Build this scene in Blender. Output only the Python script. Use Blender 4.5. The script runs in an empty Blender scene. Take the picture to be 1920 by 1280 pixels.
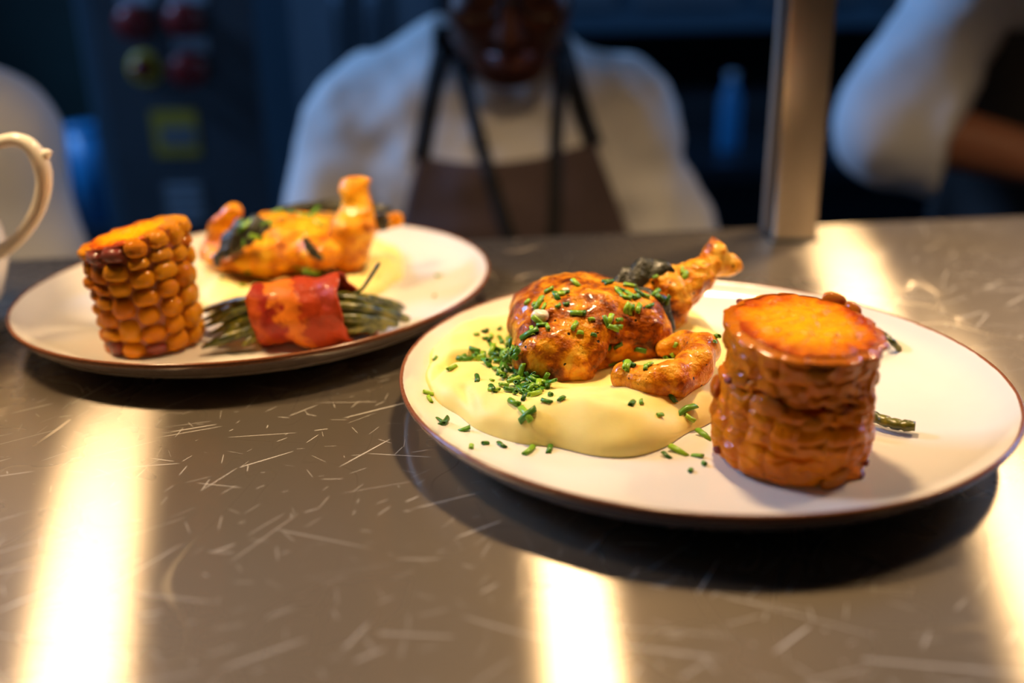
import bpy, bmesh, math, random
import numpy as np
from mathutils import Vector, Matrix, Euler
from mathutils.bvhtree import BVHTree

random.seed(7)
rng = np.random.default_rng(7)
SC = bpy.context.scene
COL = SC.collection

# ------------------------------------------------------------------ camera
ZC = 1.20                      # height of the pass counter above the kitchen floor
CAM_H = 0.203                  # lens height above the counter
FPX = 1867.0
PITCH = math.radians(20.9)
ROLL = math.radians(-1.3)
cp, sp, cr, sr = math.cos(PITCH), math.sin(PITCH), math.cos(ROLL), math.sin(ROLL)
r0 = Vector((1, 0, 0)); u0 = Vector((0, sp, cp)); fw = Vector((0, cp, -sp))
right = cr * r0 + sr * u0
up = -sr * r0 + cr * u0
cam_data = bpy.data.cameras.new('camera')
cam = bpy.data.objects.new('camera', cam_data)
COL.objects.link(cam)
m = Matrix.Identity(4)
for i in range(3):
    m[i][0] = right[i]; m[i][1] = up[i]; m[i][2] = -fw[i]
m[2][3] = ZC + CAM_H
cam.matrix_world = m
cam_data.sensor_width = 36.0
cam_data.lens = 36.0 * FPX / 1920.0
cam_data.clip_start = 0.01
cam_data.dof.use_dof = True
cam_data.dof.focus_distance = 0.452
cam_data.dof.aperture_fstop = 2.8
SC.camera = cam

# ------------------------------------------------------------------ world, lights, exposure
SC.view_settings.view_transform = 'Standard'
SC.view_settings.look = 'None'
SC.view_settings.gamma = 1.0
SC.view_settings.use_curve_mapping = False
SC.view_settings.exposure = 0.0
world = bpy.data.worlds.new('world')
SC.world = world
world.use_nodes = True
world.node_tree.nodes['Background'].inputs[0].default_value = (0.10, 0.22, 0.5, 1)
world.node_tree.nodes['Background'].inputs[1].default_value = 0.012

WARM = (1.0, 0.68, 0.36)
YAW = 0.078                    # the counter runs slightly away to the right
LAMP_XY = [(-0.366, 0.535), (0.066, 0.565), (0.495, 0.60)]
LAMP_D = [0.085, 0.060, 0.085]
LAMP_Z = 0.50
LAMP_W = 2.3
for (lx, ly), ldm in zip(LAMP_XY, LAMP_D):
    ld = bpy.data.lights.new('heat_lamp_light', 'AREA')
    ld.shape = 'DISK'; ld.size = ldm; ld.energy = LAMP_W; ld.color = WARM
    ld.spread = math.radians(150)
    lo = bpy.data.objects.new('heat_lamp_light', ld)
    COL.objects.link(lo)
    lo.location = (lx, ly, ZC + LAMP_Z)
# a narrow spot lamp on the chefs' side, shining down beside the post
SPOT_AT = (0.50, 0.98, ZC + 0.62)
ld = bpy.data.lights.new('spot_lamp_light', 'SPOT')
ld.energy = 17.0; ld.color = WARM; ld.spot_size = math.radians(42); ld.spot_blend = 0.6; ld.shadow_soft_size = 0.045
lo = bpy.data.objects.new('spot_lamp_light', ld)
COL.objects.link(lo); lo.location = SPOT_AT
lo.rotation_euler = (Vector((0.31, 0.70, ZC)) - Vector(SPOT_AT)).to_track_quat('-Z', 'Y').to_euler()
CEIL = 2.75
COOL = (0.24, 0.50, 1.0)
COOL_SPOTS = [((-2.35, 1.55, 2.62), 68.0, (0.1, 1.25, 1.2)), ((2.3, 2.2, 2.62), 22.0, (0.6, 1.3, 1.2))]
for loc, en, aim in COOL_SPOTS:
    ld = bpy.data.lights.new('kitchen_panel_light', 'AREA')
    ld.shape = 'RECTANGLE'; ld.size = 1.0; ld.size_y = 0.25; ld.energy = en; ld.color = COOL
    lo = bpy.data.objects.new('kitchen_panel_light', ld)
    COL.objects.link(lo); lo.location = loc
    lo.rotation_euler = (Vector(aim) - Vector(loc)).to_track_quat('-Z', 'Y').to_euler()

# ------------------------------------------------------------------ pixel helpers (photograph pixel -> point of the place)
def ray(x, y):
    u = (x - 960.0) / FPX; v = -(y - 640.0) / FPX
    u, v = cr * u - sr * v, sr * u + cr * v
    return np.array([u, cp + v * sp, -sp + v * cp])
def atY(x, y, Y):
    d = ray(x, y); t = Y / d[1]
    return np.array([d[0] * t, Y, ZC + CAM_H + d[2] * t])
def atZ(x, y, z):
    d = ray(x, y); t = (z - CAM_H) / d[2]
    return np.array([d[0] * t, d[1] * t, ZC + z])
def pxr(n, Y): return n * Y / FPX

# ------------------------------------------------------------------ object helpers
def link(o, parent=None):
    COL.objects.link(o)
    if parent is not None: o.parent = parent
    return o
def empty(name, loc, label=None, cat=None, group=None):
    o = bpy.data.objects.new(name, None)
    o.location = loc; o.empty_display_size = 0.02
    COL.objects.link(o)
    if label: tag(o, label, cat, group)
    return o
def tag(o, label, cat, group=None):
    o['label'] = label; o['category'] = cat
    if group: o['group'] = group
    return o
def mesh_obj(name, verts, faces, mat, parent=None, smooth=True, origin=None):
    """verts in world space; stored relative to origin (or the parent's location)."""
    verts = np.asarray(verts, float)
    base = np.zeros(3)
    if parent is not None: base = abs_loc(parent)
    org = base if origin is None else np.asarray(origin, float)
    me = bpy.data.meshes.new(name)
    me.from_pydata((verts - org).tolist(), [], [list(map(int, f)) for f in faces])
    if smooth: me.polygons.foreach_set('use_smooth', [True] * len(me.polygons))
    me.update()
    if mat: me.materials.append(mat)
    o = bpy.data.objects.new(name, me)
    o.location = org - base
    return link(o, parent)
def abs_loc(o):
    l = np.array(o.location)
    while o.parent is not None:
        o = o.parent; l = l + np.array(o.location)
    return l
class MB:
    """collects shapes, builds ONE mesh object"""
    def __init__(s): s.v = []; s.f = []
    def add(s, v, f):
        n = len(s.v); s.v += [tuple(map(float, p)) for p in v]; s.f += [[n + i for i in q] for q in f]; return s
    def box(s, c, size, bev=0.0, rot=0.0):
        bm = bmesh.new(); bmesh.ops.create_cube(bm, size=1.0)
        bmesh.ops.scale(bm, vec=size, verts=bm.verts)
        if bev: bmesh.ops.bevel(bm, geom=bm.edges[:], offset=bev, segments=2, affect='EDGES', profile=0.6)
        if rot: bmesh.ops.rotate(bm, cent=(0, 0, 0), matrix=Matrix.Rotation(rot, 3, 'Z'), verts=bm.verts)
        bm.verts.index_update()
        v = [tuple(np.array(q.co) + np.array(c)) for q in bm.verts]
        f = [[q.index for q in p.verts] for p in bm.faces]
        bm.free(); return s.add(v, f)
    def lathe(s, prof, c=(0, 0, 0), n=48, axis='z', squash=(1, 1)):
        v = []; f = []
        for r, z in prof:
            for k in range(n):
                a = 2 * math.pi * k / n
                p = (r * math.cos(a) * squash[0], r * math.sin(a) * squash[1], z)
                if axis == 'y': p = (p[0], -p[2], p[1])
                v.append((p[0] + c[0], p[1] + c[1], p[2] + c[2]))
        for i in range(len(prof) - 1):
            for k in range(n):
                f.append([i * n + k, i * n + (k + 1) % n, (i + 1) * n + (k + 1) % n, (i + 1) * n + k])
        f.append(list(range(n))[::-1]); f.append([(len(prof) - 1) * n + k for k in range(n)])
        return s.add(v, f)
    def tube(s, pts, rad, n=10, flat=1.0, cap=True):
        pts = [np.array(p, float) for p in pts]
        if np.isscalar(rad): rad = [rad] * len(pts)
        v = []; f = []; ref = None
        for i, p in enumerate(pts):
            t = pts[min(i + 1, len(pts) - 1)] - pts[max(i - 1, 0)]
            t = t / (np.linalg.norm(t) + 1e-12)
            if ref is None:
                ref = np.array([0, 0, 1.0]) if abs(t[2]) < 0.9 else np.array([0, 1.0, 0])
            b = ref - t * (ref @ t); b /= np.linalg.norm(b) + 1e-12; ref = b
            a = np.cross(b, t)
            for k in range(n):
                w = 2 * math.pi * k / n
                v.append(p + rad[i] * (math.cos(w) * a + math.sin(w) * flat * b))
        for i in range(len(pts) - 1):
            for k in range(n):
                f.append([i * n + k, i * n + (k + 1) % n, (i + 1) * n + (k + 1) % n, (i + 1) * n + k])
        if cap:
            f.append(list(range(n))[::-1]); f.append([(len(pts) - 1) * n + k for k in range(n)])
        return s.add(v, f)
    def build(s, name, mat, parent=None, smooth=True, origin=None):
        return mesh_obj(name, s.v, s.f, mat, parent, smooth, origin)
def bez(pts, n=24):
    """Catmull-Rom through the points"""
    P = [np.array(p, float) for p in pts]
    P = [2 * P[0] - P[1]] + P + [2 * P[-1] - P[-2]]
    out = []
    seg = len(P) - 3
    for k in range(n):
        t = k / (n - 1) * seg; i = min(int(t), seg - 1); t -= i
        a, b, c, d = P[i:i + 4]
        out.append(0.5 * ((2 * b) + (c - a) * t + (2 * a - 5 * b + 4 * c - d) * t * t + (3 * b - a - 3 * c + d) * t ** 3))
    return np.array(out)

# ------------------------------------------------------------------ noise and implicit surfaces
_lat = rng.random((32, 32, 32)).astype(np.float32)
def vnoise(P, scale, seed=0):
    Q = P / scale + seed * 7.31
    i = np.floor(Q).astype(int); t = (Q - i); t = t * t * (3 - 2 * t)
    i &= 31; j = (i + 1) & 31
    x0, y0, z0 = i[..., 0], i[..., 1], i[..., 2]; x1, y1, z1 = j[..., 0], j[..., 1], j[..., 2]
    tx, ty, tz = t[..., 0], t[..., 1], t[..., 2]
    a = _lat[x0, y0, z0] * (1 - tx) + _lat[x1, y0, z0] * tx
    b = _lat[x0, y1, z0] * (1 - tx) + _lat[x1, y1, z0] * tx
    c = _lat[x0, y0, z1] * (1 - tx) + _lat[x1, y0, z1] * tx
    d = _lat[x0, y1, z1] * (1 - tx) + _lat[x1, y1, z1] * tx
    return ((a * (1 - ty) + b * ty) * (1 - tz) + (c * (1 - ty) + d * ty) * tz) * 2 - 1
def smin(a, b, k):
    h = np.clip(0.5 + 0.5 * (b - a) / k, 0, 1)
    return b * (1 - h) + a * h - k * h * (1 - h)
def smax(a, b, k): return -smin(-a, -b, k)
def s_ell(P, c, r, R=None):
    q = P - np.asarray(c)
    if R is not None: q = q @ np.asarray(R)
    q = q / np.asarray(r)
    k = np.linalg.norm(q, axis=1)
    k2 = np.linalg.norm(q / np.asarray(r), axis=1) + 1e-9
    return k * (k - 1) / k2
def s_cap(P, a, b, ra, rb):
    a = np.asarray(a, float); b = np.asarray(b, float); ab = b - a
    t = np.clip(((P - a) @ ab) / (ab @ ab), 0, 1)
    return np.linalg.norm(P - a - t[:, None] * ab, axis=1) - (ra + (rb - ra) * t)
def rotz(a): return np.array(Matrix.Rotation(a, 3, 'Z'))
def surface(fn, lo, hi, h):
    """surface nets of fn<0 inside the box"""
    lo = np.asarray(lo, float); n = np.ceil((np.asarray(hi) - lo) / h).astype(int) + 1
    g = np.stack(np.meshgrid(*[lo[k] + h * np.arange(n[k]) for k in range(3)], indexing='ij'), -1)
    F = fn(g.reshape(-1, 3)).reshape(n)
    S = F < 0
    corner = [(i, j, k) for i in (0, 1) for j in (0, 1) for k in (0, 1)]
    cut = lambda A, c: A[c[0]:n[0] - 1 + c[0], c[1]:n[1] - 1 + c[1], c[2]:n[2] - 1 + c[2]]
    cnt = sum(cut(S, c).astype(np.int8) for c in corner)
    act = (cnt > 0) & (cnt < 8)
    idx = -np.ones(act.shape, int); idx[act] = np.arange(act.sum())
    cells = np.argwhere(act)
    acc = np.zeros((len(cells), 3)); num = np.zeros(len(cells))
    for c in corner:
        for ax in range(3):
            if c[ax] == 0:
                d = list(c); d[ax] = 1
                A = F[cells[:, 0] + c[0], cells[:, 1] + c[1], cells[:, 2] + c[2]]
                B = F[cells[:, 0] + d[0], cells[:, 1] + d[1], cells[:, 2] + d[2]]
                x = (A < 0) != (B < 0)
                t = np.where(x, A / np.where(x, A - B, 1), 0)
                p = np.tile(np.array(c, float), (len(cells), 1)); p[:, ax] += t
                acc[x] += p[x]; num += x
    V = lo + h * (cells + acc / np.maximum(num, 1)[:, None])
    faces = []
    for ax in range(3):
        b, c = (ax + 1) % 3, (ax + 2) % 3
        sl0 = [slice(None)] * 3; sl1 = [slice(None)] * 3
        sl0[ax] = slice(0, n[ax] - 1); sl1[ax] = slice(1, n[ax])
        A = S[tuple(sl0)]; B = S[tuple(sl1)]
        e = np.argwhere(A != B)
        e = e[(e[:, b] > 0) & (e[:, c] > 0) & (e[:, b] < n[b] - 1) & (e[:, c] < n[c] - 1)]
        if not len(e): continue
        def cell(db, dc):
            q = e.copy(); q[:, b] -= db; q[:, c] -= dc
            return idx[q[:, 0], q[:, 1], q[:, 2]]
        q = np.stack([cell(1, 1), cell(0, 1), cell(0, 0), cell(1, 0)], 1)
        flip = ~A[e[:, 0], e[:, 1], e[:, 2]]
        q[flip] = q[flip][:, ::-1]
        faces.append(q)
    return V, np.concatenate(faces)
def surf_obj(name, fn, lo, hi, h, mat, parent=None, origin=None):
    V, Fc = surface(fn, lo, hi, h)
    return mesh_obj(name, V, Fc, mat, parent, True, origin)
def first_y(fn, xs, zs, y0, y1, n=160):
    """first crossing of an implicit surface walking from y0 to y1, for points (x, z)"""
    xs = np.asarray(xs, float); zs = np.asarray(zs, float)
    ys = np.linspace(y0, y1, n)
    out = np.full(len(xs), np.nan)
    for y in ys:
        P = np.stack([xs, np.full(len(xs), y), zs], 1)
        hit = (fn(P) < 0) & np.isnan(out); out[hit] = y
    return out

# ------------------------------------------------------------------ materials
class NT:
    def __init__(s, name):
        s.m = bpy.data.materials.new(name); s.m.use_nodes = True
        s.t = s.m.node_tree; s.n = s.t.nodes; s.bsdf = s.n['Principled BSDF']
        s.out = s.n['Material Output']; s.tc = s.n.new('ShaderNodeTexCoord')
    def node(s, typ, ins=None, **props):
        nd = s.n.new('ShaderNode' + typ)
        for k, v in props.items(): setattr(nd, k, v)
        for k, v in (ins or {}).items(): s.set(nd.inputs[k], v)
        return nd
    def set(s, sock, v):
        if isinstance(v, bpy.types.NodeSocket): s.t.links.new(v, sock)
        elif isinstance(v, bpy.types.Node): s.t.links.new(v.outputs[0], sock)
        else: sock.default_value = v
    def P(s, **kw):
        for k, v in kw.items():
            s.set(s.bsdf.inputs[k.replace('_', ' ')], v)
    def noise(s, scale, detail=3, rough=0.55, vec=None, dist=0.0):
        return s.node('TexNoise', {'Scale': scale, 'Detail': detail, 'Roughness': rough, 'Distortion': dist,
                                   'Vector': vec if vec is not None else s.tc.outputs['Object']}).outputs['Fac']
    def ramp(s, fac, stops, interp='LINEAR'):
        nd = s.node('ValToRGB', {'Fac': fac}); cr_ = nd.color_ramp; cr_.interpolation = interp
        while len(cr_.elements) < len(stops): cr_.elements.new(0.5)
        for e, (p, c) in zip(cr_.elements, stops):
            e.position = p; e.color = c if len(c) == 4 else (*c, 1)
        return nd.outputs['Color']
    def mix(s, fac, a, b, typ='MIX'):
        nd = s.node('Mix', data_type='RGBA', blend_type=typ)
        s.set(nd.inputs[0], fac); s.set(nd.inputs[6], c4(a)); s.set(nd.inputs[7], c4(b))
        return nd.outputs[2]
    def math(s, op, a, b=0.0, c=None, clamp=False):
        nd = s.node('Math', operation=op, use_clamp=clamp); s.set(nd.inputs[0], a); s.set(nd.inputs[1], b)
        if c is not None: s.set(nd.inputs[2], c)
        return nd.outputs[0]
    def bump(s, h, strength=0.4, dist=0.001, normal=None):
        ins = {'Height': h, 'Strength': strength, 'Distance': dist}
        if normal is not None: ins['Normal'] = normal
        return s.node('Bump', ins).outputs[0]
def c4(c):
    if isinstance(c, tuple) and len(c) == 3: return (*c, 1)
    return c
def simple(name, col, rough=0.5, metal=0.0, var=0.0, scale=20, bump=0.0, bscale=200, bdist=0.0005, **kw):
    t = NT(name)
    if var:
        f = t.noise(scale, 4)
        lo = tuple(max(0, c * (1 - var)) for c in col); hi = tuple(min(1, c * (1 + var)) for c in col)
        t.P(Base_Color=t.ramp(f, [(0.3, lo), (0.7, hi)]))
    else: t.P(Base_Color=c4(col))
    t.P(Roughness=rough, Metallic=metal)
    if bump: t.P(Normal=t.bump(t.noise(bscale, 3), bump, bdist))
    t.P(**kw)
    return t.m

def mat_counter():
    t = NT('brushed_scratched_steel')
    pos = t.node('NewGeometry').outputs['Position']
    # short straight scratches: one oriented segment per voronoi cell
    def seg(scale, width, length, seed, lo, span):
        off = t.node('VectorMath', {0: pos, 1: (seed, seed * 1.7, 0)}, operation='ADD').outputs[0]
        vo = t.node('TexVoronoi', {'Vector': off, 'Scale': scale, 'Randomness': 1.0}, voronoi_dimensions='2D')
        df = t.node('VectorMath', {0: off, 1: vo.outputs['Position']}, operation='SUBTRACT').outputs[0]
        d = t.node('VectorMath', {0: df, 1: (scale, scale, scale)}, operation='MULTIPLY').outputs[0]
        col = t.node('SeparateColor', {0: vo.outputs['Color']})
        ang = t.math('MULTIPLY_ADD', col.outputs[0], span, lo)
        ca = t.math('COSINE', ang); sa = t.math('SINE', ang)
        xyz = t.node('SeparateXYZ', {0: d})
        uu = t.math('ADD', t.math('MULTIPLY', xyz.outputs[0], ca), t.math('MULTIPLY', xyz.outputs[1], sa))
        vv = t.math('SUBTRACT', t.math('MULTIPLY', xyz.outputs[1], ca), t.math('MULTIPLY', xyz.outputs[0], sa))
        w = t.math('MULTIPLY_ADD', col.outputs[1], width, width * 0.3)
        line = t.math('SUBTRACT', 1.0, t.math('DIVIDE', t.math('ABSOLUTE', vv), w), clamp=True)
        ln = t.math('MULTIPLY_ADD', col.outputs[2], length, 0.05)
        ends = t.math('SUBTRACT', 1.0, t.math('POWER', t.math('DIVIDE', t.math('ABSOLUTE', uu), ln), 4.0), clamp=True)
        return t.math('MULTIPLY', line, ends)
    s1 = seg(24, 0.011, 0.50, 0.13, -0.5, 1.9)
    s2 = seg(31, 0.013, 0.50, 3.77, 0.2, 0.9)
    s3 = seg(11, 0.0045, 0.60, 9.1, -0.6, 0.8)
    s4 = seg(75, 0.025, 0.40, 5.31, 0.0, 3.1)
    bright = t.math('MAXIMUM', t.math('MAXIMUM', s1, s2), t.math('MAXIMUM', s3, t.math('MULTIPLY', s4, 0.6)))
    patch = t.math('MULTIPLY_ADD', t.node('TexNoise', {'Vector': pos, 'Scale': 7.0, 'Detail': 2.0}).outputs[0], 3.4, -1.2, clamp=True)
    bright = t.math('MULTIPLY', bright, patch)
    # long wandering hairline scratches: contour lines of a warped noise
    def hair(vscale, sx, sy, eps, seed):
        mp = t.node('Mapping', {'Vector': pos, 'Scale': (sx, sy, 1), 'Location': (seed, seed, 0), 'Rotation': (0, 0, seed)})
        nz = t.node('TexNoise', {'Vector': mp.outputs[0], 'Scale': vscale, 'Detail': 1.0, 'Distortion': 0.3}, noise_dimensions='2D').outputs[0]
        l = t.math('SUBTRACT', 1.0, t.math('DIVIDE', t.math('ABSOLUTE', t.math('SUBTRACT', nz, 0.5)), eps), clamp=True)
        mk = t.node('TexNoise', {'Vector': pos, 'Scale': 14.0 + seed, 'Detail': 1.0}).outputs[0]
        return t.math('MULTIPLY', l, t.math('MULTIPLY_ADD', mk, 6.0, -3.0, clamp=True))
    dark = t.math('MAXIMUM', hair(9, 2.2, 0.8, 0.006, 1.3), hair(12, 2.0, 0.7, 0.006, 2.9))
    dark = t.math('MAXIMUM', dark, hair(8, 1.0, 2.0, 0.005, 4.4))
    # fine brushing along the counter
    mp = t.node('Mapping', {'Vector': pos, 'Scale': (25, 900, 1), 'Rotation': (0, 0, -YAW)})
    brush = t.node('TexNoise', {'Vector': mp.outputs[0], 'Scale': 1.0, 'Detail': 2.0}).outputs[0]
    smear = t.node('TexNoise', {'Vector': pos, 'Scale': 6.0, 'Detail': 4.0, 'Roughness': 0.6}).outputs[0]
    tan = t.node('CombineXYZ', {0: 1.0, 1: YAW, 2: 0.0})
    rr = t.math('MULTIPLY_ADD', smear, 0.08, 0.235)
    rr = t.math('MULTIPLY_ADD', dark, 0.25, rr)
    b1 = t.bump(brush, 0.10, 0.0003)
    base = t.mix(t.math('MULTIPLY', dark, 0.55), (0.50, 0.45, 0.38), (0.14, 0.12, 0.10))
    a = t.bsdf
    t.n.remove(a)
    a = t.node('BsdfAnisotropic', {'Color': base, 'Roughness': rr, 'Anisotropy': 0.76, 'Tangent': tan.outputs[0], 'Normal': b1}, distribution='BECKMANN')
    b = t.node('BsdfPrincipled', {'Base Color': t.mix(bright, (0.28, 0.235, 0.18), (0.75, 0.70, 0.62)), 'Metallic': 1.0,
                                  'Roughness': t.math('MULTIPLY_ADD', smear, 0.2, 0.50)})
    c = t.node('BsdfDiffuse', {'Color': (0.9, 0.86, 0.78, 1)})
    mx = t.node('MixShader', {0: 0.45, 1: a.outputs[0], 2: b.outputs[0]})
    mx2 = t.node('MixShader', {0: t.math('MULTIPLY', bright, 0.75), 1: mx.outputs[0], 2: c.outputs[0]})
    t.t.links.new(mx2.outputs[0], t.out.inputs[0])
    return t.m

def mat_plate():
    t = NT('stoneware_glaze')
    at = t.node('Attribute', attribute_name='ring').outputs['Fac']      # 0 inside, 1 rim, 2 outer band, 3 underside
    n1 = t.noise(90, 3); n2 = t.noise(700, 2)
    a = t.math('MULTIPLY_ADD', t.math('SUBTRACT', n1, 0.5), 0.35, at)
    cream = t.mix(t.noise(18, 3), (0.74, 0.68, 0.58), (0.82, 0.77, 0.67))
    brown = t.mix(n2, (0.16, 0.05, 0.02), (0.33, 0.12, 0.05))
    band = t.mix(n2, (0.13, 0.10, 0.09), (0.24, 0.19, 0.17))
    under = t.mix(n1, (0.52, 0.47, 0.41), (0.64, 0.58, 0.51))
    c = t.mix(t.math('MULTIPLY_ADD', a, 5.0, -2.6, clamp=True), cream, brown)
    c = t.mix(t.math('MULTIPLY_ADD', a, 6.0, -8.4, clamp=True), c, band)
    c = t.mix(t.math('MULTIPLY_ADD', a, 4.0, -9.6, clamp=True), c, under)
    t.P(Base_Color=c, Roughness=t.math('MULTIPLY_ADD', at, 0.06, 0.13), Normal=t.bump(t.noise(45, 2), 0.12, 0.002), Specular_IOR_Level=0.55)
    return t.m

def mat_corn(name, deep, mid, light):
    t = NT(name)
    rnd = t.node('ObjectInfo').outputs['Random']
    n = t.noise(260, 3); n2 = t.noise(70, 3)
    col = t.ramp(t.math('MULTIPLY_ADD', n2, 0.6, t.math('MULTIPLY', rnd, 0.45)), [(0.22, deep), (0.5, mid), (0.85, light)])
    t.P(Base_Color=col, Roughness=t.math('MULTIPLY_ADD', n, 0.3, 0.24), Subsurface_Weight=0.15, Subsurface_Radius=(0.005, 0.002, 0.0005),
        Subsurface_Scale=0.5, Coat_Weight=0.30, Coat_Roughness=0.04, Specular_IOR_Level=0.08, Normal=t.bump(n, 0.6, 0.0011))
    return t.m
def mat_corn_top():
    t = NT('grilled_corn_cut')
    at = t.node('Attribute', attribute_name='rad').outputs['Fac']
    n = t.noise(240, 4); n2 = t.noise(90, 3)
    a = t.math('MULTIPLY_ADD', t.math('SUBTRACT', n2, 0.5), 0.7, at)
    col = t.ramp(a, [(0.35, (0.92, 0.42, 0.003)), (0.66, (0.88, 0.32, 0.003)), (0.86, (0.70, 0.15, 0.002)), (1.02, (0.42, 0.05, 0.002))])
    t.P(Base_Color=col, Roughness=t.math('MULTIPLY_ADD', n, 0.4, 0.15), Subsurface_Weight=0.3, Subsurface_Radius=(0.006, 0.0025, 0.0006),
        Subsurface_Scale=0.6, Specular_IOR_Level=0.1, Normal=t.bump(n, 0.6, 0.0012))
    return t.m
def mat_chicken(name, pale, gold, brown, dark, shift=0.0):
    t = NT(name)
    n1 = t.noise(55, 5, 0.62, dist=0.4); n2 = t.noise(420, 3); n3 = t.noise(160, 3)
    a = t.math('MULTIPLY_ADD', t.math('SUBTRACT', n3, 0.5), 0.5, t.math('ADD', n1, shift))
    col = t.ramp(a, [(0.33, pale), (0.44, gold), (0.55, brown), (0.68, dark)])
    sp_ = t.node('TexVoronoi', {'Vector': t.tc.outputs['Object'], 'Scale': 260.0}).outputs['Distance']
    speck = t.math('MULTIPLY', t.math('LESS_THAN', sp_, 0.2), t.math('GREATER_THAN', t.noise(120, 2), 0.56))
    col = t.mix(speck, col, (0.025, 0.012, 0.005))
    h = t.math('MULTIPLY_ADD', n2, 0.5, n3)
    t.P(Base_Color=col, Roughness=t.math('MULTIPLY_ADD', n3, 0.45, 0.10), Subsurface_Weight=0.1, Subsurface_Radius=(0.004, 0.0015, 0.0006),
        Subsurface_Scale=0.5, Coat_Weight=0.25, Coat_Roughness=0.08, Specular_IOR_Level=0.15, Normal=t.bump(h, 0.9, 0.0018))
    return t.m
def mat_mash():
    t = NT('creamy_mash')
    n = t.noise(60, 3); f = t.noise(900, 3)
    col = t.mix(n, (0.90, 0.72, 0.22), (0.95, 0.80, 0.30))
    t.P(Base_Color=col, Roughness=0.5, Specular_IOR_Level=0.3, Subsurface_Weight=0.3, Subsurface_Radius=(0.006, 0.004, 0.0015), Subsurface_Scale=0.6,
        Normal=t.bump(t.math('MULTIPLY_ADD', f, 0.2, t.noise(130, 2)), 0.25, 0.0008))
    return t.m
def mat_chive():
    t = NT('chive_green')
    rnd = t.node('ObjectInfo').outputs['Random']
    col = t.ramp(rnd, [(0.0, (0.03, 0.12, 0.008)), (0.45, (0.085, 0.28, 0.014)), (1.0, (0.34, 0.58, 0.03))])
    t.P(Base_Color=col, Roughness=0.35, Subsurface_Weight=0.1, Subsurface_Radius=(0.001, 0.002, 0.0005))
    return t.m
def mat_bean():
    t = NT('roasted_bean')
    col = t.ramp(t.noise(140, 4, dist=0.5), [(0.32, (0.016, 0.022, 0.003)), (0.5, (0.085, 0.095, 0.006)), (0.68, (0.26, 0.22, 0.018))])
    t.P(Base_Color=col, Roughness=0.3, Normal=t.bump(t.noise(300, 3), 0.8, 0.001), Coat_Weight=0.3, Coat_Roughness=0.2)
    return t.m
def mat_bacon():
    t = NT('crisp_bacon')
    uv = t.node('Attribute', attribute_name='strip').outputs['Vector']
    xyz = t.node('SeparateXYZ', {0: uv})
    w = t.math('MULTIPLY_ADD', t.noise(85, 5, 0.65), 0.75, t.math('ADD', xyz.outputs[0], t.math('MULTIPLY', xyz.outputs[1], 0.20)))
    col = t.ramp(w, [(0.22, (0.24, 0.016, 0.006)), (0.40, (0.52, 0.085, 0.012)), (0.50, (0.36, 0.035, 0.014)), (0.66, (0.30, 0.018, 0.010)),
                     (0.74, (0.70, 0.19, 0.014)), (0.94, (0.66, 0.15, 0.012)), (1.04, (0.28, 0.014, 0.005)), (1.25, (0.42, 0.045, 0.008))])
    t.P(Base_Color=col, Roughness=0.42, Specular_IOR_Level=0.15, Subsurface_Weight=0.1, Subsurface_Radius=(0.004, 0.001, 0.0005), Coat_Weight=0.15, Coat_Roughness=0.12,
        Normal=t.bump(t.noise(120, 4), 0.8, 0.002))
    return t.m
def mat_cloth(name, col, var=0.06, weave=900):
    t = NT(name)
    lo = tuple(c * (1 - var) for c in col); hi = tuple(min(1, c * (1 + var)) for c in col)
    t.P(Base_Color=t.mix(t.noise(14, 3), lo, hi), Roughness=0.85, Sheen_Weight=0.1,
        Normal=t.bump(t.noise(weave, 2), 0.15, 0.0006))
    return t.m
def mat_skin(name, col):
    t = NT(name)
    t.P(Base_Color=t.mix(t.noise(30, 3), tuple(c * 0.85 for c in col), col), Roughness=0.5, Specular_IOR_Level=0.25, Subsurface_Weight=0.15,
        Subsurface_Radius=(0.01, 0.004, 0.002), Normal=t.bump(t.noise(350, 3), 0.15, 0.0006))
    return t.m
def mat_steel(name, col, rough, tangent, aniso=0.7, streak=(900, 20, 20)):
    t = NT(name)
    pos = t.node('NewGeometry').outputs['Position']
    mp = t.node('Mapping', {'Vector': pos, 'Scale': streak})
    n = t.node('TexNoise', {'Vector': mp.outputs[0], 'Scale': 1.0, 'Detail': 2.0}).outputs[0]
    t.P(Base_Color=t.mix(n, tuple(c * 0.85 for c in col), col), Metallic=1.0, Roughness=rough, Anisotropic=aniso,
        Tangent=t.node('CombineXYZ', {0: tangent[0], 1: tangent[1], 2: tangent[2]}).outputs[0], Normal=t.bump(n, 0.08, 0.0003))
    return t.m

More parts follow.
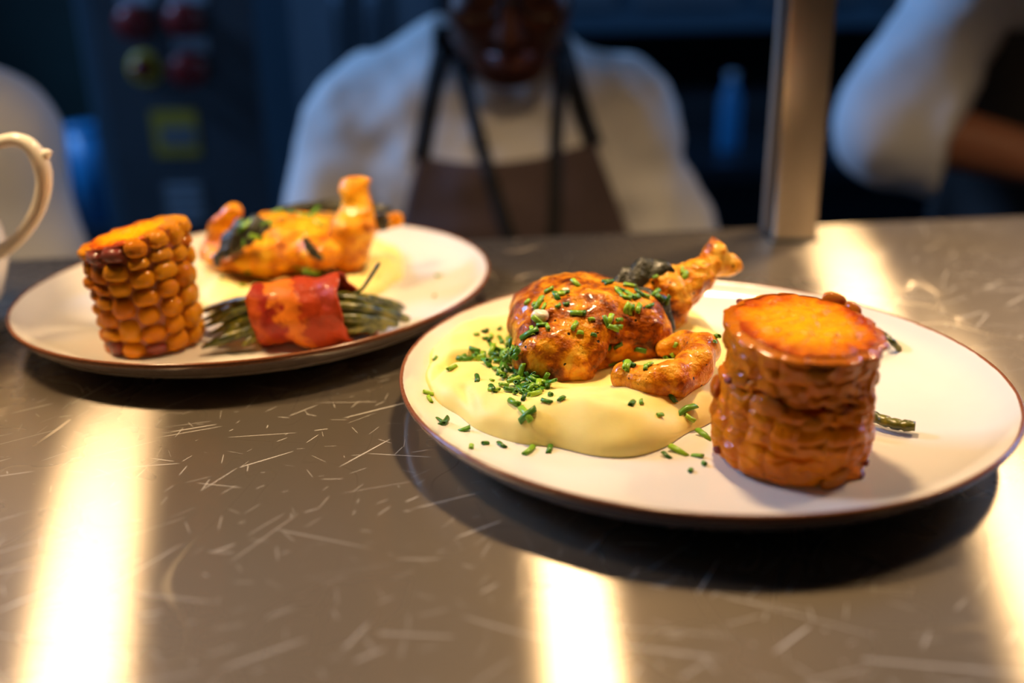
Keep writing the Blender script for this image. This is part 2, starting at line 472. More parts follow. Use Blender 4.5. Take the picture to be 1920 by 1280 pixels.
M = dict(
    counter=mat_counter(), plate=mat_plate(), mash=mat_mash(), chive=mat_chive(), bean=mat_bean(), bacon=mat_bacon(),
    corn_r=mat_corn('caramel_corn', (0.40, 0.072, 0.001), (0.60, 0.155, 0.001), (0.74, 0.25, 0.002)),
    corn_l=mat_corn('golden_corn', (0.62, 0.15, 0.002), (0.80, 0.27, 0.003), (0.88, 0.38, 0.006)),
    corn_core_r=simple('corn_core_caramel', (0.30, 0.06, 0.003), 0.35, 0, 0.3, 90, 0.5, 250, 0.001),
    corn_core_l=simple('corn_core_golden', (0.36, 0.08, 0.004), 0.35, 0, 0.3, 90, 0.5, 250, 0.001),
    corn_top=mat_corn_top(),
    corn_burnt=simple('corn_charred', (0.26, 0.028, 0.007), 0.15, 0, 0.4, 200, 0.5, 300, 0.001, Coat_Weight=0.5),
    chick=mat_chicken('roast_chicken', (0.84, 0.47, 0.05), (0.76, 0.29, 0.008), (0.42, 0.100, 0.004), (0.09, 0.014, 0.002), 0.02),
    fillet=mat_chicken('seared_fillet', (0.84, 0.42, 0.04), (0.76, 0.28, 0.008), (0.48, 0.12, 0.004), (0.14, 0.024, 0.002), -0.02),
    wing=mat_chicken('roast_wing', (0.88, 0.50, 0.07), (0.80, 0.32, 0.010), (0.50, 0.13, 0.004), (0.12, 0.022, 0.002), -0.02),
    chick2=mat_chicken('roast_chicken_rear', (0.90, 0.46, 0.02), (0.84, 0.31, 0.006), (0.58, 0.16, 0.004), (0.20, 0.04, 0.003), -0.07),
    leaf=simple('dark_herb', (0.026, 0.026, 0.010), 0.42, 0, 0.7, 150, 0.9, 300, 0.002, Coat_Weight=0.15, Coat_Roughness=0.2),
    garlic=simple('garlic_cream', (0.85, 0.74, 0.52), 0.35, 0, 0.1, 90, 0.3, 200, 0.001),
    jug=simple('white_porcelain', (0.80, 0.74, 0.63), 0.15, 0, 0.03, 20),
    post=mat_steel('post_steel', (0.50, 0.44, 0.38), 0.32, (1, 0, 0), 0.75, (700, 700, 6)),
    white=mat_cloth('white_jacket', (0.72, 0.72, 0.74)),
    tee=mat_cloth('white_tee', (0.70, 0.68, 0.66)),
    apron=mat_cloth('brown_apron', (0.085, 0.056, 0.058), 0.12),
    apron_dark=mat_cloth('charcoal_apron', (0.030, 0.027, 0.027), 0.15),
    strap=mat_cloth('black_strap', (0.006, 0.006, 0.007), 0.1),
    trousers=mat_cloth('dark_trousers', (0.012, 0.014, 0.02), 0.1),
    shoe=simple('black_shoe', (0.01, 0.01, 0.011), 0.35),
    skin_d=mat_skin('deep_skin', (0.065, 0.020, 0.010)),
    skin_m=mat_skin('tan_skin', (0.36, 0.15, 0.085)),
    hair=simple('black_hair', (0.008, 0.007, 0.007), 0.6, 0, 0.3, 200, 0.8, 500, 0.002),
    lips=simple('lip_tone', (0.11, 0.030, 0.024), 0.4),
    eye=simple('eye_white', (0.5, 0.48, 0.45), 0.2),
    glass_frame=simple('black_frame', (0.01, 0.01, 0.01), 0.25),
    wall=simple('dark_teal_wall', (0.020, 0.052, 0.050), 0.5, 0, 0.25, 3, 0.2, 60, 0.002),
    floor=simple('quarry_floor', (0.04, 0.038, 0.036), 0.5, 0, 0.2, 8),
    ceil=simple('ceiling_white', (0.10, 0.11, 0.12), 0.8),
    panel=simple('grey_blue_panel', (0.045, 0.055, 0.068), 0.45, 0.0, 0.1, 12),
    panel_edge=simple('panel_edge', (0.045, 0.085, 0.12), 0.4),
    red=simple('red_button', (0.20, 0.006, 0.004), 0.35),
    yellow=simple('yellow_plastic', (0.50, 0.34, 0.01), 0.45),
    brown_ring=simple('dull_ring', (0.10, 0.07, 0.03), 0.5),
    labelw=simple('pale_label', (0.42, 0.52, 0.62), 0.5),
    labeld=simple('grey_label', (0.17, 0.18, 0.19), 0.5),
    blue=simple('blue_plastic', (0.02, 0.20, 0.42), 0.35, 0, 0.15, 10),
    blue2=simple('pale_blue_plastic', (0.06, 0.30, 0.45), 0.35, 0, 0.15, 10),
    greenbin=simple('olive_box', (0.10, 0.12, 0.08), 0.5),
    fridge=simple('brushed_fridge', (0.10, 0.13, 0.16), 0.35, 0.3, 0.15, 4),
    dark=simple('black_equipment', (0.010, 0.012, 0.015), 0.5),
    darkmetal=simple('dark_shelf_steel', (0.05, 0.07, 0.09), 0.35, 0.8),
    lampshade=simple('lamp_shade_steel', (0.06, 0.055, 0.05), 0.35, 0.6),
)
def emit(name, col, s):
    t = NT(name); t.P(Base_Color=c4(col), Emission_Color=c4(col), Emission_Strength=s); return t.m

# ------------------------------------------------------------------ the setting
def slab(name, c, size, mat):
    o = MB().box(c, size).build(name, mat, smooth=False, origin=c); o['kind'] = 'structure'; return o
slab('floor', (0, 1.0, -0.05), (6.2, 7.2, 0.1), M['floor'])
slab('wall_back', (0, 4.55, 1.4), (6.2, 0.1, 2.8), M['wall'])
slab('wall_left', (-3.05, 1.0, 1.4), (0.1, 7.0, 2.8), M['wall'])
slab('wall_right', (3.05, 1.0, 1.4), (0.1, 7.0, 2.8), M['wall'])
slab('ceiling', (0, 1.0, CEIL + 0.05), (6.2, 7.2, 0.1), M['ceil'])

# ------------------------------------------------------------------ counter
def edge_y(x): return 0.762 + YAW * x
cnt = empty('steel_counter', (0.0, 0.3, 0.0), 'long brushed stainless steel pass counter covered in fine scratches', 'counter')
def counter_pt(s, d, z):  # s along, d depth from the far edge toward the camera
    n = math.hypot(1, YAW); e = np.array([1, YAW]) / n; q = np.array([YAW, -1]) / n
    p = np.array([0, 0.762]) + e * s + q * d
    return (p[0], p[1], z)
def counter_box(s0, s1, d0, d1, z0, z1, bev=0.0):
    c = counter_pt((s0 + s1) / 2, (d0 + d1) / 2, (z0 + z1) / 2)
    return MB().box(c, (s1 - s0, d1 - d0, z1 - z0), bev, math.atan(YAW))
counter_box(-1.7, 1.7, 0, 1.0, ZC - 0.045, ZC, 0.004).build('countertop', M['counter'], cnt, smooth=False)
counter_box(-1.65, 1.65, 0.05, 0.95, 0.30, 0.33).build('undershelf', M['darkmetal'], cnt, smooth=False)
for s in (-1.6, 0.0, 1.6):
    for d in (0.08, 0.92):
        counter_box(s - 0.025, s + 0.025, d - 0.025, d + 0.025, 0.0, ZC - 0.045).build('leg', M['darkmetal'], cnt, smooth=False)

# square post standing on the far edge
pb = atZ(1449, 455, 0.0)
post = empty('steel_post', pb, 'upright square brushed steel post at the far edge of the counter', 'post')
MB().box((pb[0] + 0.0165, pb[1] + 0.0195, ZC + 0.60), (0.033, 0.039, 1.2), 0.0025).build('shaft', M['post'], post)
MB().box((pb[0] + 0.0165, pb[1] + 0.0195, ZC + 0.0012), (0.036, 0.042, 0.0024), 0.0006).build('foot_plate', M['darkmetal'], post)

# narrow spot lamp beside the post
spl = empty('spot_lamp', SPOT_AT, 'narrow warm spot lamp hanging over the chefs side beside the post', 'lamp')
dv = (Vector((0.31, 0.70, ZC)) - Vector(SPOT_AT)).normalized()
v = MB(); v.tube([np.array(SPOT_AT) - np.array(dv) * 0.10, np.array(SPOT_AT) - np.array(dv) * 0.045], [0.030, 0.040], 24)
v.build('shade', M['lampshade'], spl)
MB().tube([np.array(SPOT_AT) - np.array(dv) * 0.10, (SPOT_AT[0], SPOT_AT[1] + 0.05, CEIL)], 0.006).build('cord', M['strap'], spl)
# heat lamps above the pass
for i, (lx, ly) in enumerate(LAMP_XY):
    side = ('left', 'middle', 'right')[i]
    lp = empty('heat_lamp', (lx, ly, ZC + LAMP_Z + 0.01),
               '%s of the three heat lamps hanging in a row over the counter' % side, 'lamp', 'heat lamps over the pass')
    prof = [(0.085, -0.075), (0.088, -0.075), (0.070, 0.03), (0.045, 0.085), (0.022, 0.11), (0.020, 0.16), (0.016, 0.16), (0.018, 0.105), (0.042, 0.08), (0.066, 0.028), (0.085, -0.075)]
    v = MB(); n = 40
    for r, z in prof:
        for k in range(n):
            a = 2 * math.pi * k / n; v.v.append((lx + r * math.cos(a), ly + r * math.sin(a), ZC + LAMP_Z + 0.01 + z))
    for j in range(len(prof) - 1):
        for k in range(n): v.f.append([j * n + k, j * n + (k + 1) % n, (j + 1) * n + (k + 1) % n, (j + 1) * n + k])
    v.build('shade', M['lampshade'], lp)
    MB().tube([(lx, ly, ZC + LAMP_Z + 0.165), (lx, ly, CEIL)], 0.006).build('cord', M['strap'], lp)
for i, (loc, en, aim) in enumerate(COOL_SPOTS):
    cl = empty('wall_light', loc, 'cool white light panel high on the %s kitchen wall' % ('left', 'right')[i], 'light', 'kitchen light panels')
    hb = MB().box((0, 0, 0.025), (1.06, 0.31, 0.03), 0.004).build('housing', M['panel'], None, smooth=False)
    hb.parent = cl
    cl.rotation_euler = (Vector(aim) - Vector(loc)).to_track_quat('-Z', 'Y').to_euler()

# ------------------------------------------------------------------ plates
PLATES = {}
def plate(key, cx, cy, ax, ay, ang, label):
    prof = [(0.0, 0.0035, 3), (0.080, 0.0035, 3), (0.084, 0.0004, 3), (0.091, 0.0002, 3), (0.096, 0.0030, 3), (0.112, 0.0060, 3), (0.124, 0.0088, 2.9),
            (0.1315, 0.0120, 2.7), (0.1362, 0.0158, 2.0), (0.1388, 0.0192, 1.7), (0.1399, 0.0212, 1.25), (0.1400, 0.0222, 1.0), (0.1394, 0.0229, 0.9), (0.1384, 0.0228, 0.75), (0.1374, 0.0219, 0.3),
            (0.1350, 0.0192, 0), (0.131, 0.0160, 0), (0.125, 0.0128, 0), (0.117, 0.0104, 0), (0.106, 0.0088, 0), (0.09, 0.0081, 0), (0.06, 0.0080, 0), (0.0, 0.0080, 0)]
    n = 128; V = []; A = []
    for r, z, a in prof:
        for k in range(n):
            w = 2 * math.pi * k / n
            rr = r * (1 + 0.004 * math.sin(3 * w + cx * 40) * (r / 0.14))
            V.append((rr * math.cos(w), rr * math.sin(w), z)); A.append(a)
    F = []
    for i in range(len(prof) - 1):
        for k in range(n): F.append([i * n + k, i * n + (k + 1) % n, (i + 1) * n + (k + 1) % n, (i + 1) * n + k])
    V = np.array(V)
    q = V.copy(); q[:, 0] *= ax / 0.14; q[:, 1] *= ay / 0.14
    q[:, :2] = q[:, :2] @ rotz(ang)[:2, :2].T
    o = mesh_obj('dinner_plate', q + np.array([cx, cy, ZC]), F, M['plate'], origin=(cx, cy, ZC))
    at = o.data.attributes.new('ring', 'FLOAT', 'POINT'); at.data.foreach_set('value', A)
    tag(o, label, 'plate', 'dinner plates on the pass')
    PLATES[key] = o
plate('R', 0.085, 0.435, 0.1418, 0.1352, math.radians(139), 'cream stoneware plate with brown rim, nearer one on the right')
plate('L', -0.153, 0.592, 0.1464, 0.1355, math.radians(49), 'cream stoneware plate with brown rim, farther one on the left')

TREES = []
def tree(o):
    bpy.context.view_layer.update()
    mw = o.matrix_world
    TREES.append(BVHTree.FromPolygons([mw @ v.co for v in o.data.vertices], [p.vertices[:] for p in o.data.polygons]))
for o in PLATES.values(): tree(o)
def hit(x, y):
    d = Vector(ray(x, y)).normalized(); o = Vector((0, 0, ZC + CAM_H)); best = None
    for t in TREES:
        loc, nor, _, dist = t.ray_cast(o, d, 3.0)
        if loc is not None and (best is None or dist < best[2]):
            if nor.dot(d) > 0: nor = -nor
            best = (loc, nor, dist)
    return best

# ------------------------------------------------------------------ mash
def mash(outline, label, H, seed, creases=(), pw=7.0):
    pts = np.array([atZ(x, y, 0.0085)[:2] for x, y in outline])
    c = pts.mean(0)
    th = np.arctan2(pts[:, 1] - c[1], pts[:, 0] - c[0]); rr = np.hypot(*(pts - c).T)
    o_ = np.argsort(th); th = th[o_]; rr = rr[o_]
    th3 = np.concatenate([th - 2 * np.pi, th, th + 2 * np.pi]); rr3 = np.concatenate([rr, rr, rr])
    nt, nr = 180, 60
    V = []; F = []
    TH = np.linspace(-np.pi, np.pi, nt, endpoint=False)
    R = np.interp(TH, th3, rr3)
    for _ in range(3): R = (np.roll(R, 1) + 2 * R + np.roll(R, -1)) / 4
    R = R * (1 + 0.012 * np.sin(TH * 9 + seed) + 0.008 * np.sin(TH * 17 + 2 * seed))
    for i in range(nr + 1):
        rho = math.sin(math.pi / 2 * i / nr)
        x = c[0] + rho * R * np.cos(TH); y = c[1] + rho * R * np.sin(TH)
        P = np.stack([x, y, np.zeros(nt)], 1)
        f = max(0.0, 1 - rho ** pw) ** 0.5
        z = H * f * (1 + 0.24 * vnoise(P, 0.020, seed) + 0.10 * vnoise(P, 0.009, seed + 3))
        z = z * (1 - 0.08 * np.sin(rho * 9 + TH * 1.5)) * (1 - 0.38 * max(0.0, 1 - (rho / 0.8) ** 2))
        for (ax_, ay_), (bx, by), w, dep in creases:
            a = atZ(ax_, ay_, 0.016)[:2]; b = atZ(bx, by, 0.016)[:2]
            ab = b - a; t = np.clip(((P[:, :2] - a) @ ab) / (ab @ ab), 0, 1)
            dd = np.linalg.norm(P[:, :2] - a - t[:, None] * ab, axis=1)
            z -= dep * np.exp(-(dd / w) ** 2) * f
        rimz = np.maximum(0, 0)
        V += list(np.stack([x, y, ZC + 0.0083 + np.maximum(z, 0)], 1))
    for i in range(nr):
        for k in range(nt):
            a, b = i * nt + k, i * nt + (k + 1) % nt
            F.append([a, a + nt, b + nt, b])
    o = mesh_obj('mashed_potato', V, F, M['mash'], origin=(c[0], c[1], ZC + 0.008))
    tag(o, label, 'mash'); tree(o); return o
mash([(790, 722), (800, 690), (835, 655), (885, 632), (930, 618), (1000, 598), (1100, 585), (1200, 585), (1300, 605), (1352, 640), (1374, 695), (1350, 765),
      (1295, 812), (1240, 838), (1190, 856), (1130, 854), (1030, 837), (930, 820), (850, 782), (806, 750)],
     'smooth pale yellow mash spread under the chicken on the right plate', 0.0165, 1.0,
     [((915, 788), (985, 806), 0.0020, 0.0055), ((985, 806), (1012, 838), 0.0020, 0.0060), ((815, 712), (850, 690), 0.0028, 0.0045), ((850, 690), (905, 686), 0.0028, 0.0040), ((870, 740), (890, 775), 0.0025, 0.0030)])
mash([(372, 505), (372, 545), (390, 585), (450, 600), (540, 600), (620, 585), (690, 560), (735, 535), (756, 505), (745, 478), (700, 460), (620, 450), (500, 450), (420, 460)],
     'pale mash under the blurred chicken on the left plate', 0.014, 2.2, [((600, 520), (700, 520), 0.004, 0.003)])

# ------------------------------------------------------------------ chicken on the right plate
def chain(P, pts, rads, k):
    d = None
    for i in range(len(pts) - 1):
        e = s_cap(P, pts[i], pts[i + 1], rads[i], rads[i + 1])
        d = e if d is None else smin(d, e, k)
    return d
def bounds(pts, pad):
    a = np.array(pts); return a.min(0) - pad, a.max(0) + pad
ck = empty('roast_chicken', (0.04, 0.475, ZC + 0.022), 'roast chicken breast with upright wing bone on the right plate, sprinkled with chives', 'chicken')
def breast(P):
    q = P - np.array([0, 0, ZC - 0.003])
    d = s_ell(q, (0.034, 0.476, 0.0360), (0.036, 0.038, 0.0215), rotz(0.2))
    d = smin(d, s_ell(q, (0.0200, 0.4475, 0.0275), (0.0215, 0.0210, 0.0180), rotz(-0.3)), 0.008)
    d = smin(d, s_ell(q, (0.0610, 0.468, 0.0310), (0.0185, 0.022, 0.0205), rotz(0.3)), 0.005)
    d = smin(d, s_ell(q, (0.0345, 0.4430, 0.0250), (0.0125, 0.013, 0.0135)), 0.004)
    # crease between the two front lobes
    a = atY(1128, 610, 0.452) - [0, 0, ZC]; b = atY(1150, 715, 0.430) - [0, 0, ZC]
    d = smax(d, -(s_cap(q, a, b, 0.0022, 0.0085)), 0.003)
    d += 0.0016 * vnoise(P, 0.011, 1) + 0.0009 * vnoise(P, 0.005, 2) + 0.0004 * vnoise(P, 0.0022, 3)
    return d
tree(surf_obj('breast', breast, (-0.012, 0.42, ZC + 0.008), (0.092, 0.525, ZC + 0.070), 0.0011, M['chick'], ck))
J = [atY(1205, 580, 0.492), atY(1250, 553, 0.496), atY(1296, 520, 0.503), atY(1340, 492, 0.511)]
def drum(P):
    d = chain(P, J, [0.0145, 0.0142, 0.0090, 0.0074], 0.006)
    d = smin(d, s_ell(P, atY(1338, 470, 0.512), (0.0056, 0.006, 0.0058)), 0.004)
    d = smin(d, s_ell(P, atY(1368, 492, 0.513), (0.0070, 0.006, 0.0054)), 0.004)
    d = smin(d, s_ell(P, atY(1255, 598, 0.494), (0.0085, 0.009, 0.0085)), 0.005)
    d = smin(d, s_ell(P, atY(1318, 530, 0.503), (0.0030, 0.004, 0.0042)), 0.003)
    d += 0.0020 * vnoise(P, 0.008, 5) + 0.0011 * vnoise(P, 0.0035, 6)
    return d
lo, hi = bounds(J, 0.024)
tree(surf_obj('wing_bone', drum, lo, hi, 0.0010, M['wing'], ck))
# small fillet lying in front
T = [atZ(1172, 706, 0.026), atZ(1215, 722, 0.024), atZ(1262, 715, 0.025), atZ(1305, 686, 0.027), atZ(1316, 658, 0.028), atZ(1280, 645, 0.028), atZ(1245, 655, 0.026)]
def fil(P):
    d = chain(P, T, [0.0066, 0.0078, 0.0084, 0.0084, 0.0078, 0.0060, 0.0040], 0.004)
    d += 0.0012 * vnoise(P, 0.009, 8) + 0.0006 * vnoise(P, 0.004, 9)
    return d
lo, hi = bounds(T, 0.016)
fo = surf_obj('chicken_fillet', fil, lo, hi, 0.0010, M['fillet'], None, origin=T[2])
tag(fo, 'small curled seared chicken fillet lying on the mash in front', 'chicken'); tree(fo)

# dark herb leaves
def leaf(pts, width, label, nrm=(0, -0.8, 0.6), curl=0.25, seed=0, mat='leaf', th=0.0007):
    C = bez(pts, 22); V = []; F = []; nw = 7; nrm = np.array(nrm, float)
    for i, p in enumerate(C):
        t = C[min(i + 1, 21)] - C[max(i - 1, 0)]; t /= np.linalg.norm(t)
        s = np.cross(t, nrm); s /= np.linalg.norm(s); nn = np.cross(s, t)
        u = i / 21.0; w = width * (math.sin(math.pi * min(0.97, u * 0.92 + 0.05)) ** 0.6)
        for k in range(nw):
            a = k / (nw - 1) * 2 - 1
            off = nn * (-curl * w * a * a + 0.12 * width * math.sin(u * 17 + a * 3 + seed))
            V.append(p + s * a * w * (1 + 0.12 * math.sin(u * 23 + seed)) + off)
    n0 = len(V)
    for i in range(21):
        for k in range(nw - 1): F.append([i * nw + k, i * nw + k + 1, (i + 1) * nw + k + 1, (i + 1) * nw + k])
    o = mesh_obj('herb_leaf', V, F, M[mat], origin=C[0])
    md = o.modifiers.new('thick', 'SOLIDIFY'); md.thickness = th; md.offset = 0
    tag(o, label, 'leaf'); return o
lf = leaf([atY(1150, 540, 0.484), atY(1185, 524, 0.486), atY(1225, 507, 0.490), atY(1265, 512, 0.490)], pxr(30, .49), 'broad dark fried herb leaf arching over the top of the right chicken', (0, -0.9, 0.5), 0.3, 1)
tree(lf)
lf = leaf([atY(1160, 545, 0.474), atY(1205, 556, 0.472), atY(1236, 572, 0.470), atY(1250, 605, 0.470), atY(1250, 652, 0.466)], pxr(22, .47), 'dark strap like herb leaf hanging down between breast and wing bone', (0.2, -0.9, 0.4), 0.3, 2)
tree(lf)
g = atY(1013, 592, 0.452)
def garl(P): return s_ell(P, g, (0.0042, 0.0045, 0.0034)) + 0.0006 * vnoise(P, 0.003, 4)
hh = hit(1013, 594)
if hh: g = np.array(hh[0]) + np.array(hh[1]) * 0.0008
go = surf_obj('garlic_piece', garl, g - 0.007, g + 0.007, 0.0006, M['garlic'], None, origin=g)
tag(go, 'small cream coloured garlic piece on the left of the browned breast', 'garlic'); tree(go)

# ------------------------------------------------------------------ chicken on the left plate
Yl = 0.625
ck2 = empty('roast_chicken', atY(530, 500, Yl), 'roast chicken piece with wing bone standing straight up on the left plate', 'chicken')
def breast2(P):
    A = lambda x, y, Y=Yl: atY(x, y, Y)
    s = Yl / FPX
    d = s_ell(P, A(520, 468), (105 * s, 0.030, 44 * s))
    d = smin(d, s_ell(P, A(455, 480, Yl - .012), (62 * s, 0.02, 28 * s)), 0.006)
    d = smin(d, s_ell(P, A(560, 425, Yl + .01), (100 * s, 0.025, 30 * s)), 0.008)
    d = smin(d, s_ell(P, A(605, 470, Yl - .012), (55 * s, 0.02, 34 * s)), 0.005)
    d = smin(d, s_cap(P, A(400, 475, Yl), A(420, 420, Yl), 22 * s, 20 * s), 0.006)
    d = smin(d, s_cap(P, A(412, 425, Yl), A(436, 396, Yl), 22 * s, 17 * s), 0.004)
    d = smin(d, s_cap(P, A(690, 425, Yl + .02), A(742, 412, Yl + .025), 18 * s, 15 * s), 0.004)
    d = smax(d, -s_cap(P, A(560, 440, Yl - .03), A(600, 500, Yl - .03), 0.002, 0.003), 0.004)
    d += 0.0022 * vnoise(P, 0.013, 11) + 0.0012 * vnoise(P, 0.006, 12)
    return d
a = atY(370, 520, Yl); b = atY(770, 375, Yl)
tree(surf_obj('breast', breast2, (a[0], Yl - 0.045, a[2]), (b[0], Yl + 0.05, b[2]), 0.0014, M['chick2'], ck2))
J2 = [atY(650, 470, Yl - .008), atY(663, 425, Yl - .008), atY(668, 385, Yl - .004), atY(667, 352, Yl - .002)]
def drum2(P):
    s = Yl / FPX
    d = chain(P, J2, [40 * s, 40 * s, 24 * s, 22 * s], 0.006)
    d = smin(d, s_ell(P, atY(660, 352, Yl - .002), (26 * s, 0.009, 16 * s)), 0.004)
    d = smin(d, s_ell(P, atY(684, 338, Yl - .002), (15 * s, 0.006, 10 * s)), 0.003)
    d += 0.0016 * vnoise(P, 0.01, 13) + 0.0008 * vnoise(P, 0.004, 14)
    return d
lo, hi = bounds(J2, 0.025)
tree(surf_obj('wing_bone', drum2, lo, hi, 0.0013, M['chick2'], ck2))
tree(leaf([atY(415, 480, Yl - .034), atY(440, 445, Yl - .034), atY(475, 425, Yl - .034), atY(505, 420, Yl - .03)], pxr(27, .6), 'dark glossy herb leaf folded over the left side of the rear chicken', (0, -0.9, 0.5), 0.3, 3))
tree(leaf([atY(405, 500, Yl - .033), atY(408, 480, Yl - .035), atY(430, 462, Yl - .035)], pxr(9, .6), 'thin curled herb leaf at the lower left of the rear chicken', (0, -0.9, 0.5), 0.3, 5))
tree(leaf([atY(520, 392, Yl + .008), atY(600, 385, Yl + .012), atY(680, 386, Yl + .018), atY(735, 392, Yl + .022)], pxr(12, .63), 'long dark herb leaf along the top of the rear chicken', (0, -0.9, 0.5), 0.3, 4))
tree(leaf([atY(715, 400, Yl + .004), atY(716, 415, Yl + .004), atY(720, 432, Yl + .006)], pxr(14, .63), 'short dark herb leaf just right of the upright wing bone', (0, -0.9, 0.5), 0.2, 6))
tree(leaf([atY(570, 445, Yl - .034), atY(585, 470, Yl - .036), atY(605, 488, Yl - .034)], pxr(9, .6), 'narrow dark herb leaf in the crease of the rear chicken', (0, -0.9, 0.5), 0.2, 7))

# ------------------------------------------------------------------ corn
def kernel_mesh(name, seed, pw, mat):
    bm = bmesh.new(); bmesh.ops.create_cube(bm, size=2.0)
    bmesh.ops.subdivide_edges(bm, edges=bm.edges[:], cuts=2, use_grid_fill=True)
    r_ = np.random.default_rng(seed); ph = r_.random(6) * 6
    for v in bm.verts:
        p = np.array(v.co); k = (np.abs(p) ** pw).sum() ** (1 / pw); p = p / k
        p *= 1 + 0.05 * np.sin(3 * p[0] + ph[0]) + 0.05 * np.sin(3 * p[1] + ph[1]) + 0.05 * np.sin(4 * p[2] + ph[2])
        v.co = p
    me = bpy.data.meshes.new(name); bm.to_mesh(me); bm.free()
    me.polygons.foreach_set('use_smooth', [True] * len(me.polygons)); me.materials.append(mat)
    return me
def corn(cx, cy, z0, r, Hh, cols, rows, label, mats, tilt, top_tilt, pw, jit, protr, burnt, seed, flare=0.0, fuse=(1.0, 1.0), top_in=0.5):
    rnd = random.Random(seed)
    root = empty('corn_cob', (cx, cy, ZC + z0), label, 'corn')
    R3 = Euler((tilt[0], tilt[1], 0)).to_matrix()
    org = np.array([cx, cy, ZC + z0])
    def W(p): return org + np.array(R3 @ Vector(p))
    def ztop(x, y): return Hh + top_tilt[0] * x + top_tilt[1] * y
    rc = r - protr * 0.55
    # core
    V = []; F = []; n = 64; nl = 24
    for i in range(nl + 1):
        for k in range(n):
            a = 2 * math.pi * k / n; s = 1 + flare * (i / nl - 0.5)
            x, y = rc * s * math.cos(a), rc * s * math.sin(a)
            V.append(W((x, y, 0.0006 + (ztop(x, y) - 0.0012) * i / nl)))
    for i in range(nl):
        for k in range(n): F.append([i * n + k, i * n + (k + 1) % n, (i + 1) * n + (k + 1) % n, (i + 1) * n + k])
    F.append(list(range(n))[::-1])
    mesh_obj('cob_core', V, F, mats[1], root)
    # cut face
    V = []; F = []; A = []; nr = 22; n = 72; rt = r * (1 + flare / 2) - protr * top_in
    for i in range(nr + 1):
        for k in range(n):
            a = 2 * math.pi * k / n; q = i / nr
            rr = rt * q * (1 + 0.02 * math.sin(cols * a) * q)
            x, y = rr * math.cos(a), rr * math.sin(a)
            P = np.array([[x + seed, y, 0.0]])
            z = ztop(x, y) + 0.0010 * float(vnoise(P, 0.006, seed)[0]) + 0.0007 * float(vnoise(P, 0.0025, seed + 1)[0])
            if q > 0.9: z -= 0.004 * ((q - 0.9) / 0.1) ** 2
            V.append(W((x, y, z))); A.append(q)
    for i in range(nr):
        for k in range(n): F.append([i * n + k, (i + 1) * n + k, (i + 1) * n + (k + 1) % n, i * n + (k + 1) % n])
    top = mesh_obj('cut_face', V, F, M['corn_top'], root)
    at = top.data.attributes.new('rad', 'FLOAT', 'POINT'); at.data.foreach_set('value', A)
    tree(top)
    meshes = [kernel_mesh('kernel', seed * 10 + k, pw, mats[0]) for k in range(5)]
    burn = kernel_mesh('kernel', seed * 10 + 9, pw, M['corn_burnt'])
    for c in range(cols):
        a0 = 2 * math.pi * (c + 0.5) / cols
        nk = rows + rnd.choice((-1, 0, 0, 1))
        sz = [rnd.uniform(1 - 0.28, 1 + 0.28) for _ in range(nk)]
        tot = sum(sz); zc = 0.0
        for k in range(nk):
            a = a0 + rnd.uniform(-1, 1) * jit * 0.45 / cols
            zt = ztop(r * math.cos(a), r * math.sin(a))
            dz = zt * sz[k] / tot; z = zc + dz / 2; zc += dz
            s = 1 + flare * (z / Hh - 0.5)
            rr = (r - protr) * s + rnd.uniform(-1, 1) * protr * jit * 0.35
            hw = math.pi * r * s / cols * rnd.uniform(0.94, 1.04) * fuse[0]; hz = dz * 0.5 * rnd.uniform(0.97, 1.08) * fuse[1]
            me = meshes[rnd.randrange(5)]
            if (k == nk - 1 and c in burnt[1]) or (k == 0 and c in burnt[0]): me = burn
            o = bpy.data.objects.new('kernel', me); COL.objects.link(o); o.parent = root
            z = max(z, hz); z = min(z, zt - hz * top_in)
            o.location = R3 @ Vector((rr * math.cos(a), rr * math.sin(a), z))
            q = R3 @ (Matrix.Rotation(a, 3, 'Z') @ Matrix.Rotation(rnd.uniform(-1, 1) * 0.22 * jit, 3, 'X') @ Matrix.Rotation(rnd.uniform(-1, 1) * 0.18 * jit, 3, 'Y'))
            o.rotation_euler = q.to_euler()
            o.scale = (protr * rnd.uniform(0.9, 1.12), hw, hz)
    return root
